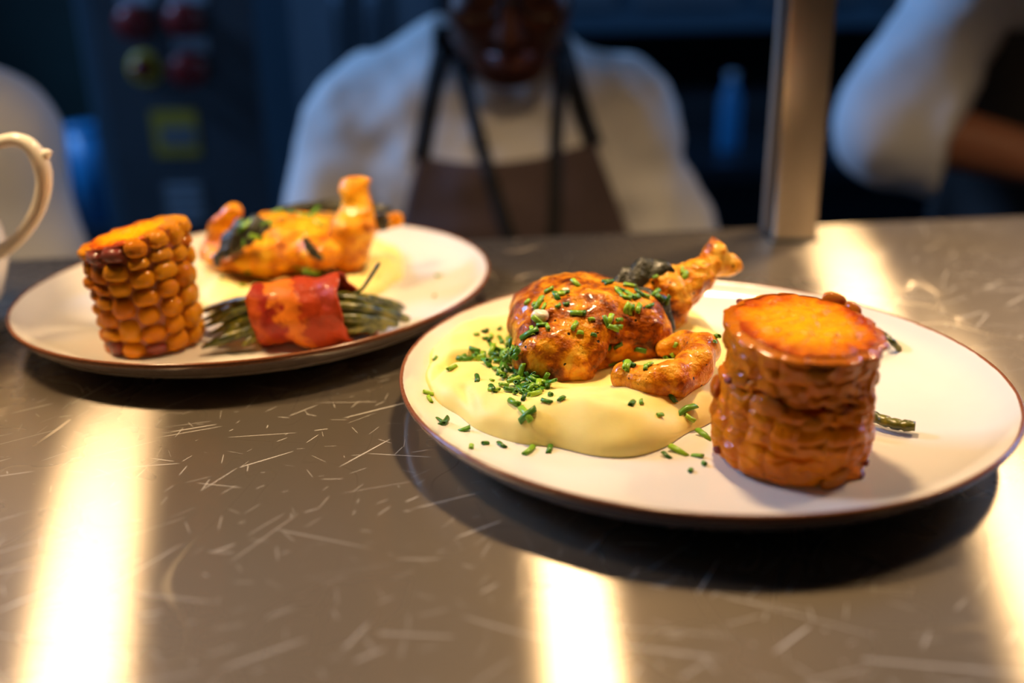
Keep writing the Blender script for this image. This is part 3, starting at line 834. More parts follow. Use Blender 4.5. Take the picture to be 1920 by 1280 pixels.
def fused_corn(cx, cy, z0, r, Hh, cols, rows, label, tilt, top_tilt, seed):
    rnd = np.random.default_rng(seed)
    org = np.array([cx, cy, ZC + z0])
    root = empty('corn_cob', org, label, 'corn')
    R3 = np.array(Euler((tilt[0], tilt[1], 0)).to_matrix())
    n, nl = 300, 130
    ph = rnd.random(cols); amp = 0.25 + 0.75 * rnd.random((cols, rows + 2)); stretch = 0.85 + 0.3 * rnd.random(cols)
    A_, K = np.meshgrid(np.linspace(0, 2 * np.pi, n, endpoint=False), np.linspace(0, 1, nl), indexing='xy')
    base = np.stack([np.cos(A_), np.sin(A_)], -1) * r
    zt = Hh + top_tilt[0] * base[..., 0] + top_tilt[1] * base[..., 1]
    Z_ = K * zt
    P3 = np.stack([base[..., 0], base[..., 1], Z_], -1).reshape(-1, 3) + 3.1
    w1 = vnoise(P3, 0.010, seed).reshape(A_.shape); w2 = vnoise(P3, 0.0045, seed + 1).reshape(A_.shape); w3 = vnoise(P3, 0.0022, seed + 2).reshape(A_.shape)
    ca = (A_ / (2 * np.pi) * cols + 0.22 * w1) % cols; ci = ca.astype(int) % cols; u = (ca % 1) * 2 - 1
    rv = K * rows * stretch[ci] + ph[ci] + 0.18 * w2; ri = np.clip(rv.astype(int), 0, rows + 1); v = (rv % 1) * 2 - 1
    d = amp[ci, ri] * (1 - u ** 4) * (1 - v ** 4) * 0.0021
    d += 0.0013 * w1 + 0.0008 * w2 + 0.00035 * w3
    # splits between rows of kernels
    for zc_, a0, a1, dep, wd in ((0.60, -2.75, -0.9, 0.0026, 0.0011), (0.26, -2.3, -1.5, 0.0020, 0.0009), (0.45, -1.5, -0.7, 0.0014, 0.0009), (0.50, 0.6, 2.4, 0.002, 0.001)):
        ang = (A_ + np.pi) % (2 * np.pi) - np.pi
        zz = zc_ * Hh + 0.0018 * np.sin(ang * 6 + seed) + 0.0012 * w1
        f = np.clip((ang - a0) / 0.15, 0, 1) * np.clip((a1 - ang) / 0.15, 0, 1)
        d -= dep * f * np.exp(-((Z_ - zz) / wd) ** 2)
    waist = 0.0012 * np.cos((K - 0.30) * 7.5) + np.where(K < 0.60, 0.0008, -0.0004)
    lip = 0.0010 * np.exp(-((K - 0.965) / 0.03) ** 2)
    rr = r - 0.0022 + d + waist + lip
    rr -= 0.0035 * np.clip((K - 0.97) / 0.03, 0, 1) ** 2 + 0.004 * np.clip((0.04 - K) / 0.04, 0, 1) ** 2
    V = np.stack([rr * np.cos(A_), rr * np.sin(A_), Z_], -1).reshape(-1, 3) @ R3.T + org
    I = np.arange(nl * n).reshape(nl, n); J_ = np.roll(I, -1, 1)
    F = np.stack([I[:-1], J_[:-1], J_[1:], I[1:]], -1).reshape(-1, 4).tolist()
    F.append(I[0][::-1].tolist())
    mesh_obj('fused_kernels', V, F, M['corn_r'], root)
    # cut face closing the top
    edge = rr[-1]; Vt = []; Ft = []; At = []; nr = 40
    for i in range(nr + 1):
        q = i / nr
        x = edge * q * np.cos(A_[0]); y = edge * q * np.sin(A_[0])
        P = np.stack([x + seed, y, 0 * x], 1)
        z = Hh + top_tilt[0] * x + top_tilt[1] * y + (0.0010 * vnoise(P, 0.006, 1) + 0.0007 * vnoise(P, 0.0026, 2) + 0.0004) * math.sqrt(max(0, 1 - q ** 6))
        Vt += list(np.stack([x, y, z], 1) @ R3.T + org); At += [q] * n
    for i in range(nr):
        for k in range(n): Ft.append([i * n + k, (i + 1) * n + k, (i + 1) * n + (k + 1) % n, i * n + (k + 1) % n])
    top = mesh_obj('cut_face', Vt, Ft, M['corn_top'], root)
    at = top.data.attributes.new('rad', 'FLOAT', 'POINT'); at.data.foreach_set('value', At)
    tree(top)
    # single kernels and charred crumbs that stand out of the fused side
    ks = [kernel_mesh('kernel', seed * 10 + k, 2.5, M['corn_r']) for k in range(3)]; kb = kernel_mesh('kernel', seed * 10 + 7, 2.2, M['corn_burnt'])
    spots = [(-0.75, 0.03, 1, 1.2), (-0.55, 0.10, 1, 0.8), (-2.95, 0.62, 1, 0.8), (-2.9, 0.08, 1, 0.9), (0.9, 0.985, 0, 1.2), (0.6, 0.99, 0, 0.9), (0.25, 0.95, 1, 0.9), (-0.1, 0.93, 1, 1.0), (2.3, 0.97, 1, 0.8)]
    r_ = random.Random(seed)
    spots += [(r_.uniform(-3.1, 3.1), r_.uniform(0.05, 0.9), 0, r_.uniform(0.7, 1.2)) for _ in range(34)]
    for a, k, burn, sc_ in spots:
        j = int((a % (2 * math.pi)) / (2 * math.pi) * n) % n; l_ = int(k * (nl - 1))
        q = rr[l_, j] - (0.0011 if not burn else -0.0006)
        o = bpy.data.objects.new('kernel', kb if burn else r_.choice(ks)); COL.objects.link(o); o.parent = root
        o.location = R3 @ np.array([q * math.cos(a), q * math.sin(a), max(Z_[l_, j], 0.0025)])
        o.rotation_euler = (r_.uniform(-.5, .5), r_.uniform(-.4, .4), a)
        o.scale = ((0.0022 if burn else 0.0019) * sc_, (0.0022 if burn else 0.0048) * sc_, (0.0019 if burn else 0.0032) * sc_)
fused_corn(0.1135, 0.372, 0.0084, 0.0318, 0.0575, 18, 8, 'short upright corn cob section with caramelised fused kernels on the right plate', (0.02, 0.05), (0.0, 0.10), 3)
corn(-0.1985, 0.521, 0.0084, 0.0285, 0.0635, 13, 7, 'upright corn cob section with plump golden kernels on the left plate',
     (M['corn_l'], M['corn_core_l']), (0.0, -0.05), (0.16, 0.02), 3.0, 0.45, 0.0064, ((10, 8), (8, 9)), 5, 0.08, (0.90, 1.05), 0.85)
# charred crumbs sticking out of the right cob are kernels of their own above

# ------------------------------------------------------------------ beans
def bean_mesh(pts, r, seed, tip=0.35, blunt=True):
    C = bez(pts, 22); rd = []
    for i in range(22):
        u = i / 21; w = min(1.0, tip + u * 6, (0.75 if blunt else tip) + (1 - u) * 5)
        rd.append(r * w * (1 + 0.10 * math.sin(i * 1.7 + seed) + 0.07 * math.sin(i * 3.1 + seed * 2)))
    return MB().tube(C, rd, 10, 0.8)
bd = empty('green_bean_bundle', atZ(580, 620, 0.0085), 'bundle of dark green beans wrapped in a red bacon slice on the left plate', 'beans')
bc = np.array([-0.1085, 0.5185, ZC + 0.0255])
axis = np.array([1.0, -0.10, 0.0]); axis /= np.linalg.norm(axis)
side = np.array([0.10, 1.0, 0.0]) / math.hypot(.1, 1)
UP = np.array([0, 0, 1.0])
ends = [  # left pixel, right pixel, bundle offset (side, up), radius
    ((364, 588), (735, 592), (-0.002, 0.0085), 0.0034), ((376, 602), (755, 577), (0.006, 0.006), 0.0036), ((382, 612), (764, 598), (-0.007, 0.0055), 0.0036),
    ((392, 626), (742, 606), (-0.010, 0.0), 0.0036), ((378, 652), (722, 612), (-0.009, -0.006), 0.0038), ((405, 640), (748, 586), (0.002, 0.001), 0.0034),
    ((455, 648), (705, 618), (-0.004, -0.0085), 0.0036), ((400, 596), (730, 580), (0.009, 0.0), 0.0034), ((420, 628), (700, 606), (0.004, -0.008), 0.0034)]
for i, (pl, pr, (so, uo), r) in enumerate(ends):
    zl = 0.0165 if pl[1] < 620 else 0.0125
    c0 = bc + side * so + UP * uo
    l = atZ(pl[0], pl[1], zl); rr_ = atZ(pr[0], pr[1], 0.0150)
    bean_mesh([l, l * 0.5 + (c0 - axis * 0.022) * 0.5 + UP * 0.0015, c0 - axis * 0.02, c0 + axis * 0.02, rr_ * 0.5 + (c0 + axis * 0.022) * 0.5 + UP * 0.001, rr_], r, i, 0.25).build('bean', M['bean'], bd)
st = [bc + axis * 0.02 + UP * 0.008, atY(655, 557, 0.518), atY(678, 542, 0.519), atY(696, 517, 0.520), atY(712, 492, 0.521)]
MB().tube(bez(st, 20), [0.0011] * 19 + [0.0007], 8).build('stalk', M['bean'], bd)
# bacon: a slice wound one and a half turns around the beans
V = []; F = []; S = []; nu, nv = 90, 34
hl = 0.0245
for i in range(nu + 1):
    u = i / nu; ang = -1.75 + u * 2 * math.pi * 1.06
    rad = 0.0158 + 0.0014 * u + 0.0012 * math.sin(u * 7.0)
    for k in range(nv + 1):
        v = k / nv * 2 - 1
        drift = 0.008 * (u - 0.75)
        e = v * hl * (1 + 0.05 * math.sin(u * 9)) + drift - 0.0045 * math.sin(ang)
        bul = 1 + 0.07 * math.sin(u * 13 + v * 2.5) + 0.06 * math.sin(v * 5 + u * 6) + 0.05 * (v * v) + 0.10 * max(0, v) * math.exp(-((ang - 1.6) / 0.5) ** 2)
        p = bc + axis * e + side * (-math.cos(ang)) * rad * bul * 1.06 + UP * math.sin(ang) * rad * bul * (1.06 if math.sin(ang) > 0 else 1.05)
        rad_dir = p - (bc + axis * ((p - bc) @ axis)); rad_dir /= np.linalg.norm(rad_dir)
        wob = float(vnoise(p[None], 0.009, 21)[0]) * 0.0016 + float(vnoise(p[None], 0.0045, 22)[0]) * 0.0008
        p = p + rad_dir * wob + axis * (float(vnoise(p[None], 0.008, 23)[0]) * 0.0028 * abs(v) ** 3)
        V.append(p); S.append((v * 0.5 + 0.5, ang / (math.pi / 2), 0))
for i in range(nu):
    for k in range(nv):
        a = i * (nv + 1) + k; F.append([a, a + 1, a + nv + 2, a + nv + 1])
ba = mesh_obj('bacon_slice', V, F, M['bacon'], bd)
at = ba.data.attributes.new('strip', 'FLOAT_VECTOR', 'POINT'); at.data.foreach_set('vector', np.array(S, float).ravel())
md = ba.modifiers.new('thick', 'SOLIDIFY'); md.thickness = 0.0016; md.offset = 0
# the beans that show from behind the right cob
b2 = empty('green_bean', atZ(1640, 785, 0.010), 'single wrinkled green bean poking out low right of the right corn cob', 'beans', 'loose beans behind the right cob')
bean_mesh([atZ(1590, 762, 0.0135), atZ(1640, 782, 0.0125), atZ(1680, 795, 0.0120), atZ(1716, 799, 0.0125)], 0.0030, 3, 0.6).build('pod', M['bean'], b2)
b3 = empty('green_bean', atZ(1660, 640, 0.012), 'thin bent bean tip showing behind the upper right of the right cob', 'beans', 'loose beans behind the right cob')
bean_mesh([atZ(1600, 622, 0.014), atZ(1650, 626, 0.017), atZ(1668, 636, 0.018), atZ(1688, 656, 0.0125)], 0.0019, 5, 0.5).build('pod', M['bean'], b3)

# ------------------------------------------------------------------ chives
def chive_mesh(L, r, seed):
    r_ = random.Random(seed); n = 9; fl = r_.uniform(0.55, 0.95)
    V = []; F = []
    bend = r_.uniform(-0.12, 0.12) * L
    cut0, cut1 = r_.uniform(-0.5, 0.5), r_.uniform(-0.5, 0.5)
    sec = [(-0.5, 0.55), (-0.5, 1.0), (0.0, 1.0), (0.5, 1.0), (0.5, 0.55)]
    rows = [(-0.25, 0.55)] + sec + [(0.25, 0.55)]
    for t, q in rows:
        for k in range(n):
            a = 2 * math.pi * k / n
            y, z = r * q * math.cos(a), r * q * fl * math.sin(a)
            x = t * L + (cut0 if t < 0 else cut1) * y * (abs(t) > 0.1)
            V.append((x, y + bend * (1 - 4 * t * t), z))
    m_ = len(rows)
    for i in range(m_ - 1):
        for k in range(n): F.append([i * n + k, i * n + (k + 1) % n, (i + 1) * n + (k + 1) % n, (i + 1) * n + k])
    F.append(list(range(n))[::-1]); F.append([(m_ - 1) * n + k for k in range(n)])
    me = bpy.data.meshes.new('chive_piece'); me.from_pydata(V, [], F)
    me.polygons.foreach_set('use_smooth', [True] * len(me.polygons)); me.materials.append(M['chive']); me.update()
    return me
CH_S = [chive_mesh(0.0030, 0.00105, k) for k in range(4)]
CH_M = [chive_mesh(0.0054, 0.00122, 10 + k) for k in range(5)]
CH_L = [chive_mesh(0.0086, 0.00140, 20 + k) for k in range(3)]
crnd = random.Random(11)
def chive(x, y, size, label, group, tiltmax=0.35, lift=0.0, ang=None):
    h_ = hit(x, y)
    if h_ is None: return
    loc, nor, _ = h_
    me = crnd.choice({'s': CH_S, 'm': CH_M, 'l': CH_L}[size])
    o = bpy.data.objects.new('chive_piece', me); COL.objects.link(o)
    q = Vector((0, 0, 1)).rotation_difference(nor)
    a = crnd.uniform(0, 2 * math.pi) if ang is None else ang
    R_ = q.to_matrix() @ Matrix.Rotation(a, 3, 'Z') @ Matrix.Rotation(crnd.uniform(-tiltmax, tiltmax), 3, 'Y')
    o.rotation_euler = R_.to_euler()
    s = crnd.uniform(0.85, 1.15); o.scale = (s, s, s)
    o.location = loc + nor * (0.0007 + lift)
    tag(o, label, 'chives', group)
C7 = lambda x, y: (740 + x / 2.7227, 430 + y / 2.7227)
def many(pts, label, group, **kw):
    for p in pts: chive(*C7(p[0], p[1]), p[2] if len(p) > 2 else 'm', label, group, **kw)
many([(925, 280), (790, 310), (868, 322), (830, 345), (740, 385, 'l'), (765, 400), (720, 395), (835, 393, 's'), (877, 383, 's'), (930, 430), (965, 430, 's'), (1005, 462, 's'), (730, 460), (715, 385, 's'),
      (750, 490), (780, 500), (690, 535, 'l'), (705, 520), (918, 495), (1015, 540, 's'), (1140, 590), (1075, 470), (1095, 460), (1145, 465), (1110, 505), (1130, 500), (945, 528, 's'), (1255, 615),
      (1185, 405), (1200, 410), (1245, 405), (1300, 395), (1215, 400, 's'), (840, 330), (680, 375, 's'), (1110, 690), (1100, 600, 's')],
     'chopped green chive piece on top of the right chicken breast', 'chives on the right breast')
many([(1095, 275), (1080, 268), (1150, 312), (1200, 290), (1250, 330), (1235, 350), (1340, 340), (1160, 340), (1390, 360), (1475, 230), (1200, 335), (1135, 320), (1330, 330), (1355, 350), (1180, 350), (1220, 345), (1270, 340), (1465, 205, 's'), (1480, 240), (1335, 245, 's')],
     'chopped chive piece on the dark leaf and wing bone of the right chicken', 'chives on the leaf and wing bone')
many([(1180, 695), (1200, 690), (1190, 705), (1280, 710, 's'), (1300, 695, 's'), (1400, 650), (1420, 640, 's'), (1105, 690, 's'), (1435, 590, 's')],
     'chopped chive piece on the curled chicken fillet', 'chives on the curled fillet')
heap = [(500, 610), (405, 620), (430, 640), (460, 650), (495, 640), (510, 660), (540, 640), (560, 690), (590, 660), (600, 690), (530, 680), (480, 680), (600, 600, 'l'), (590, 570, 'l'), (620, 650), (610, 620),
        (440, 665), (420, 650), (470, 690), (545, 655), (575, 640), (600, 640), (540, 730, 'l'), (555, 760), (620, 745, 'l'), (555, 805), (590, 830), (640, 790), (660, 750), (680, 770), (700, 800), (720, 780),
        (740, 800), (775, 750), (780, 800), (720, 850, 'l'), (660, 865), (640, 830), (700, 760), (650, 725), (690, 830), (625, 800), (670, 800), (710, 820), (745, 830), (600, 770), (660, 710), (765, 790),
        (690, 790), (650, 770), (730, 815), (680, 845), (615, 845), (580, 720), (520, 720), (545, 740), (685, 740), (640, 745), (705, 785), (660, 820)]
many(heap, 'chopped green chive piece in the heap at the left foot of the right chicken', 'chive heap beside the right chicken', tiltmax=0.6, lift=0.0006)
for _ in range(26):
    cx_, cy_, s_ = random.Random(_).choice([(520, 650, 50), (690, 790, 55), (600, 640, 35)])
    r2 = random.Random(100 + _)
    many([(cx_ + r2.gauss(0, s_), cy_ + r2.gauss(0, s_ * 0.6))], 'chopped green chive piece in the heap at the left foot of the right chicken', 'chive heap beside the right chicken', tiltmax=0.8, lift=0.0022)
many([(415, 540, 's'), (460, 560, 's'), (490, 550, 's'), (480, 570), (540, 570, 'l'), (460, 522, 's'), (535, 508, 's'), (355, 660, 'l'), (345, 655), (295, 710), (420, 770, 'l'), (210, 660, 's'),
      (495, 775, 's'), (500, 815), (505, 822), (610, 885), (797, 848, 's'), (775, 880), (853, 870, 's'), (670, 945, 'l'), (680, 950, 'l'), (1210, 893), (1258, 887, 's'), (1415, 860), (1490, 925, 'l'),
      (1505, 965), (1640, 550), (1630, 575, 's'), (1350, 950, 's'), (500, 610, 'l')],
     'chopped green chive piece scattered on the mash of the right plate', 'chives on the right mash')
many([(245, 990, 'l'), (232, 982, 'l'), (355, 1027), (170, 840), (176, 872), (462, 1097, 's'), (390, 1115, 's'), (547, 1105), (685, 1132, 'l'), (790, 1130), (1580, 1060, 'l'), (1450, 1140, 'l'),
      (1390, 1160), (1545, 1160), (1510, 1235, 's'), (1580, 1200, 's'), (1635, 970, 's'), (2432, 957, 's'), (2440, 780, 's')],
     'chopped green chive piece on the bare glaze of the right plate', 'chives on the right plate glaze')
for x, y, s_ in [(452, 425, 'l'), (470, 405, 'l'), (520, 398, 'l'), (590, 395, 'l'), (572, 406, 'l'), (500, 420, 'l'), (600, 420, 'l'), (480, 445, 'l'), (510, 425, 'm'), (545, 400, 'l'), (610, 398, 'm'), (458, 455, 'm'), (466, 420, 'l'), (586, 402, 'l'), (530, 412, 'm')]:
    chive(x, y, s_, 'chopped chive piece on the chicken of the left plate', 'chives on the rear chicken')
for x, y, s_ in [(583, 507, 'l'), (600, 512, 'm'), (645, 510, 'm'), (680, 502, 'm'), (635, 514, 'm'), (453, 537, 'm'), (485, 537, 'm'), (465, 510, 's'), (415, 522, 's'), (560, 500, 'm')]:
    chive(x, y, s_, 'chopped chive piece on the mash of the left plate', 'chives on the rear mash')
for x, y, s_ in [(823, 518, 'm'), (815, 556, 's')]:
    chive(x, y, s_, 'lone chive speck on the bare right side of the left plate', 'chive specks on the left plate')

ONES = ['', 'first', 'second', 'third', 'fourth', 'fifth', 'sixth', 'seventh', 'eighth', 'ninth', 'tenth', 'eleventh', 'twelfth', 'thirteenth', 'fourteenth',
        'fifteenth', 'sixteenth', 'seventeenth', 'eighteenth', 'nineteenth']
TENS = {20: 'twent', 30: 'thirt', 40: 'fort'}
def ordinal(k):
    if k < 20: return ONES[k]
    t_, o_ = k // 10 * 10, k % 10
    return TENS[t_] + ('ieth' if o_ == 0 else 'y-' + ONES[o_])
SIZES = {}
for o in [q for q in COL.objects if q.get('category') == 'chives']: SIZES.setdefault(o['group'], []).append(o)
WHERE = {'chives on the right breast': 'on top of the right breast', 'chives on the leaf and wing bone': 'on dark leaf or wing bone',
         'chives on the curled fillet': 'on or against the curled fillet', 'chives on the right mash': 'scattered on the right mash',
         'chives on the right plate glaze': 'on bare glaze of the right plate', 'chives on the rear chicken': 'on the left plate chicken',
         'chives on the rear mash': 'on the left plate mash', 'chive specks on the left plate': 'on bare glaze of the left plate'}
for g_, lst in SIZES.items():
    if g_ not in WHERE: continue
    def colx(o):
        d = Vector(o.location) - Vector((0, 0, ZC + CAM_H)); return d.dot(right) / d.dot(fw)
    lst.sort(key=colx)
    for k, o in enumerate(lst):
        sz_ = 'long' if o.data in CH_L else ('tiny' if o.data in CH_S else 'short')
        o['label'] = '%s green chive piece %s, %s from the left' % (sz_, WHERE[g_], ordinal(k + 1))

# ------------------------------------------------------------------ white jug
Yj = 0.55
jx = -0.359
jug = empty('white_jug', (jx, Yj, ZC), 'white porcelain jug with a curved thumb spur handle at the left frame edge', 'jug')
prof = [(0.0, 0.0), (0.042, 0.0), (0.046, 0.004), (0.058, 0.022), (0.066, 0.045), (0.0655, 0.062), (0.061, 0.078), (0.063, 0.090), (0.0690, 0.102), (0.0705, 0.110), (0.068, 0.120), (0.064, 0.130), (0.065, 0.142), (0.070, 0.152), (0.068, 0.152), (0.060, 0.130), (0.064, 0.110), (0.057, 0.078), (0.061, 0.05), (0.04, 0.008), (0.0, 0.006)]
MB().lathe(prof, (jx, Yj, ZC), 56).build('vessel', M['jug'], jug)
hp = [atY(-75, 300, Yj), atY(-30, 278, Yj), atY(2, 266, Yj), atY(30, 262, Yj), atY(58, 275, Yj), atY(78, 310, Yj), atY(82, 350, Yj), atY(70, 395, Yj), atY(45, 435, Yj), atY(12, 465, Yj), atY(-25, 478, Yj), atY(-75, 482, Yj)]
hr = [pxr(q, Yj) for q in (15, 13, 12, 13, 15, 17, 15, 14, 13, 14, 16, 18)]
C = bez(hp, 40); rr_ = np.interp(np.linspace(0, 1, 40), np.linspace(0, 1, len(hr)), hr)
hm = MB().tube(C, list(rr_), 14)
hm.tube(bez([atY(72, 300, Yj), atY(88, 288, Yj), atY(97, 286, Yj)], 8), [pxr(q, Yj) for q in (16, 13, 11, 10, 9, 7, 5, 3)], 12)
hm.build('handle', M['jug'], jug)

# ------------------------------------------------------------------ people
def face_parts(root, hc, R3, s=1.0, glasses=False, skin='skin_d'):
    """lips, eyes, hair and glasses fitted to a head centred on hc with rotation R3 (local -y is the gaze)"""
    L = lambda p: np.array(hc) + np.array(R3) @ (np.array(p) * s)
    for sx in (-1, 1):
        MB().lathe([(0.0, -0.011), (0.007, -0.008), (0.0105, 0), (0.007, 0.008), (0.0, 0.011)], L((sx * 0.032, -0.083, 0.0)), 16).build('eyelid', M[skin], root)
    for q, zz in ((0.0045, -0.0655), (0.0055, -0.0735)):
        MB().tube(bez([L((-0.024, -0.083, -0.070)), L((-0.010, -0.0955, zz)), L((0, -0.0965, zz - 0.001)), L((0.010, -0.0955, zz)), L((0.024, -0.083, -0.070))], 16),
                  [0.001 + q * s * math.sin(math.pi * (k + 0.5) / 16) ** 0.7 for k in range(16)], 10).build('lip', M['lips'], root)
    if glasses:
        for sx in (-1, 1):
            pts = [L((sx * 0.034 + 0.025 * math.cos(a), -0.103, -0.002 + 0.018 * math.sin(a))) for a in np.linspace(0, 2 * math.pi, 28)]
            MB().tube(pts, 0.0018, 8).build('glasses_rim', M['glass_frame'], root)
            MB().tube([L((sx * 0.059, -0.100, 0.004)), L((sx * 0.079, -0.05, 0.006)), L((sx * 0.080, 0.01, 0.0))], 0.0018, 8).build('glasses_arm', M['glass_frame'], root)
        MB().tube([L((-0.010, -0.104, 0)), L((0, -0.108, 0.003)), L((0.010, -0.104, 0))], 0.0018, 8).build('glasses_bridge', M['glass_frame'], root)
def s_head(P, hc, R3, s=1.0):
    q = ((P - np.array(hc)) @ np.array(R3)) / s
    d = s_ell(q, (0, 0.008, 0.028), (0.076, 0.094, 0.092))
    d = smin(d, s_ell(q, (0, -0.028, -0.045), (0.066, 0.062, 0.070)), 0.02)
    d = smin(d, s_ell(q, (0, -0.064, -0.096), (0.036, 0.026, 0.020)), 0.025)
    d = smin(d, s_cap(q, (0, -0.088, 0.002), (0, -0.108, -0.038), 0.007, 0.0125), 0.010)
    for sx in (-1, 1):
        d = smin(d, s_ell(q, (sx * 0.012, -0.098, -0.040), (0.008, 0.009, 0.007)), 0.006)
        d = smax(d, -s_ell(q, (sx * 0.032, -0.098, 0.002), (0.016, 0.014, 0.011)), 0.008)
        d = smin(d, s_ell(q, (sx * 0.078, 0.008, -0.012), (0.009, 0.020, 0.032)), 0.006)
        d = smin(d, s_ell(q, (sx * 0.040, -0.070, -0.030), (0.022, 0.020, 0.018)), 0.015)
    return d * s
def hand(P, w, e, side_):
    """palm and five fingers continuing from wrist w in direction e"""
    e = np.array(e, float); e /= np.linalg.norm(e)
    sd = np.cross(e, (0, 0, 1.0)); sd /= np.linalg.norm(sd)
    w = np.array(w)
    d = s_cap(P, w, w + e * 0.075, 0.026, 0.028)
    for k, L_ in enumerate((0.062, 0.075, 0.070, 0.052)):
        b = w + e * 0.08 + sd * (k - 1.5) * 0.020; m_ = b + e * L_ * 0.55 - np.array([0, 0, 0.004]); t = b + e * L_ - np.array([0, 0, 0.018])
        d = smin(d, np.minimum(s_cap(P, b, m_, 0.0095, 0.0088), s_cap(P, m_, t, 0.0088, 0.0075)), 0.006)
    b = w + e * 0.025 + sd * side_ * 0.026; t = b + e * 0.05 + sd * side_ * 0.028 - np.array([0, 0, 0.01])
    return smin(d, s_cap(P, b, t, 0.012, 0.0085), 0.008)

def person(label, chest, hips, shoulders, elbows, wrists, hands_dir, head_c, head_tilt, skin, shirt_mat, sleeve_r, sleeve_t, folds, voxel=0.008, torso_r=(0.155, 0.105), glasses=False, head_yaw=0.0, tee=True, seed=1):
    """one continuous body under clothes; sleeve_t = how far the sleeve reaches down the forearm (0..1)"""
    chest = np.array(chest); hips = np.array(hips)
    root = empty('person', (hips[0], hips[1], 0.0), label, 'person')
    R3 = Euler((head_tilt, 0, head_yaw)).to_matrix()
    neck_t = np.array(head_c) + np.array(R3 @ Vector((0, 0.03, -0.07)))
    nb = (np.array(shoulders[0]) + np.array(shoulders[1])) / 2 + np.array([0, 0.015, 0.03])
    knees = [hips + np.array([sx * 0.095, -0.01, -0.40 * hips[2] / 0.85]) for sx in (-1, 1)]
    feet = [np.array([hips[0] + sx * 0.10, hips[1] + 0.02, 0.055]) for sx in (-1, 1)]
    def torso(P, g):
        d = s_ell(P, chest, (torso_r[0] + g, torso_r[1] + g, 0.20 + g))
        d = smin(d, s_ell(P, hips, (torso_r[0] - 0.005 + g, torso_r[1] + g, 0.16 + g)), 0.10)
        d = smin(d, s_cap(P, chest, hips, torso_r[1] + g, torso_r[1] + g), 0.06)
        d = smin(d, s_cap(P, shoulders[0], shoulders[1], 0.050 + g, 0.050 + g), 0.05)
        for i in (0, 1):
            d = smin(d, s_cap(P, nb + np.array([(-0.055, 0.055)[i], 0.0, 0.035]), shoulders[i], 0.032 + g, 0.045 + g), 0.03)
        return d
    def body(P):
        d = torso(P, -0.006)
        d = smin(d, s_cap(P, nb, neck_t, 0.056, 0.052), 0.03)
        d = smin(d, s_head(P, head_c, R3), 0.018)
        for i in (0, 1):
            d = smin(d, s_cap(P, shoulders[i], elbows[i], 0.048, 0.040), 0.03)
            d = smin(d, s_cap(P, elbows[i], wrists[i], 0.041, 0.028), 0.012)
            d = smin(d, hand(P, wrists[i], hands_dir[i], 1 if i == 0 else -1), 0.010)
            hp_ = hips + np.array([(-1, 1)[i] * 0.085, 0, -0.06])
            d = smin(d, s_cap(P, hp_, knees[i], 0.078, 0.052), 0.03)
            d = smin(d, s_cap(P, knees[i], feet[i], 0.050, 0.036), 0.015)
        return d
    pts = [chest, hips, *shoulders, *elbows, *wrists, head_c]
    a = np.array(pts); lo = a.min(0) - 0.26; hi = a.max(0) + 0.24; lo[2] = 0.02
    surf_obj('body', body, lo, hi, voxel * 1.0, M[skin], root)
    def shirt(P):
        d = torso(P, 0.012)
        for i in (0, 1):
            r1, r2, r3 = sleeve_r
            d = smin(d, s_cap(P, shoulders[i], elbows[i], r1, r2), 0.035)
            end = np.array(elbows[i]) + (np.array(wrists[i]) - np.array(elbows[i])) * sleeve_t
            d2 = s_cap(P, elbows[i], end, r2 * 0.98, r3)
            ax_ = (np.array(wrists[i]) - np.array(elbows[i])); ax_ /= np.linalg.norm(ax_)
            d2 = np.maximum(d2, (P - end) @ ax_)          # square cuff
            d = smin(d, d2, 0.02)
        d += folds * (0.7 * vnoise(P * np.array([1, 1, 0.6]), 0.07, seed) + 0.35 * vnoise(P, 0.03, seed + 4))
        # opening at the neck, hem at the hips
        d = smax(d, -(s_cap(P, nb + np.array([0, -0.010, -0.005]), neck_t + np.array([0, 0, 0.08]), 0.066, 0.085)), 0.008)
        d = np.maximum(d, (hips[2] - 0.12) - P[:, 2])
        return d
    lo2 = lo.copy(); lo2[2] = hips[2] - 0.15
    hi2 = hi.copy(); hi2[2] = max(s[2] for s in shoulders) + 0.16
    surf_obj('shirt', shirt, lo2, hi2, voxel, M[shirt_mat], root)
    def trouser(P):
        d = s_ell(P, hips + np.array([0, 0, -0.02]), (torso_r[0] + 0.010, torso_r[1] + 0.014, 0.15))
        for i in (0, 1):
            hp_ = hips + np.array([(-1, 1)[i] * 0.085, 0, -0.06])
            d = smin(d, s_cap(P, hp_, knees[i], 0.092, 0.068), 0.03)
            d = smin(d, s_cap(P, knees[i], feet[i], 0.068, 0.060), 0.02)
        return np.maximum(d, 0.06 - P[:, 2])
    lo3 = np.array([hips[0] - 0.27, hips[1] - 0.2, 0.03]); hi3 = np.array([hips[0] + 0.27, hips[1] + 0.2, hips[2] + 0.17])
    surf_obj('trousers', trouser, lo3, hi3, 0.014, M['trousers'], root)
    for i in (0, 1):
        f = feet[i]
        def shoe(P, f=f):
            d = s_ell(P, f + np.array([0, -0.06, -0.015]), (0.048, 0.125, 0.055))
            return np.maximum(d, 0.002 - P[:, 2])
        surf_obj('shoe', shoe, f - np.array([0.08, 0.23, 0.08]), f + np.array([0.08, 0.13, 0.08]), 0.01, M['shoe'], root)
    # hair
    def hairf(P):
        q = (P - np.array(head_c)) @ np.array(R3)
        d = s_ell(q, (0, 0.012, 0.034), (0.082, 0.098, 0.096))
        d = np.maximum(d, -s_ell(q, (0, -0.10, -0.03), (0.085, 0.085, 0.10)))
        d = np.maximum(d, -0.055 - q[:, 2])
        return d + 0.003 * vnoise(P, 0.01, 3)
    hcv = np.array(head_c)
    surf_obj('hair', hairf, hcv - 0.15, hcv + 0.16, 0.006, M['hair'], root)
    face_parts(root, head_c, R3, 1.0, glasses, skin)
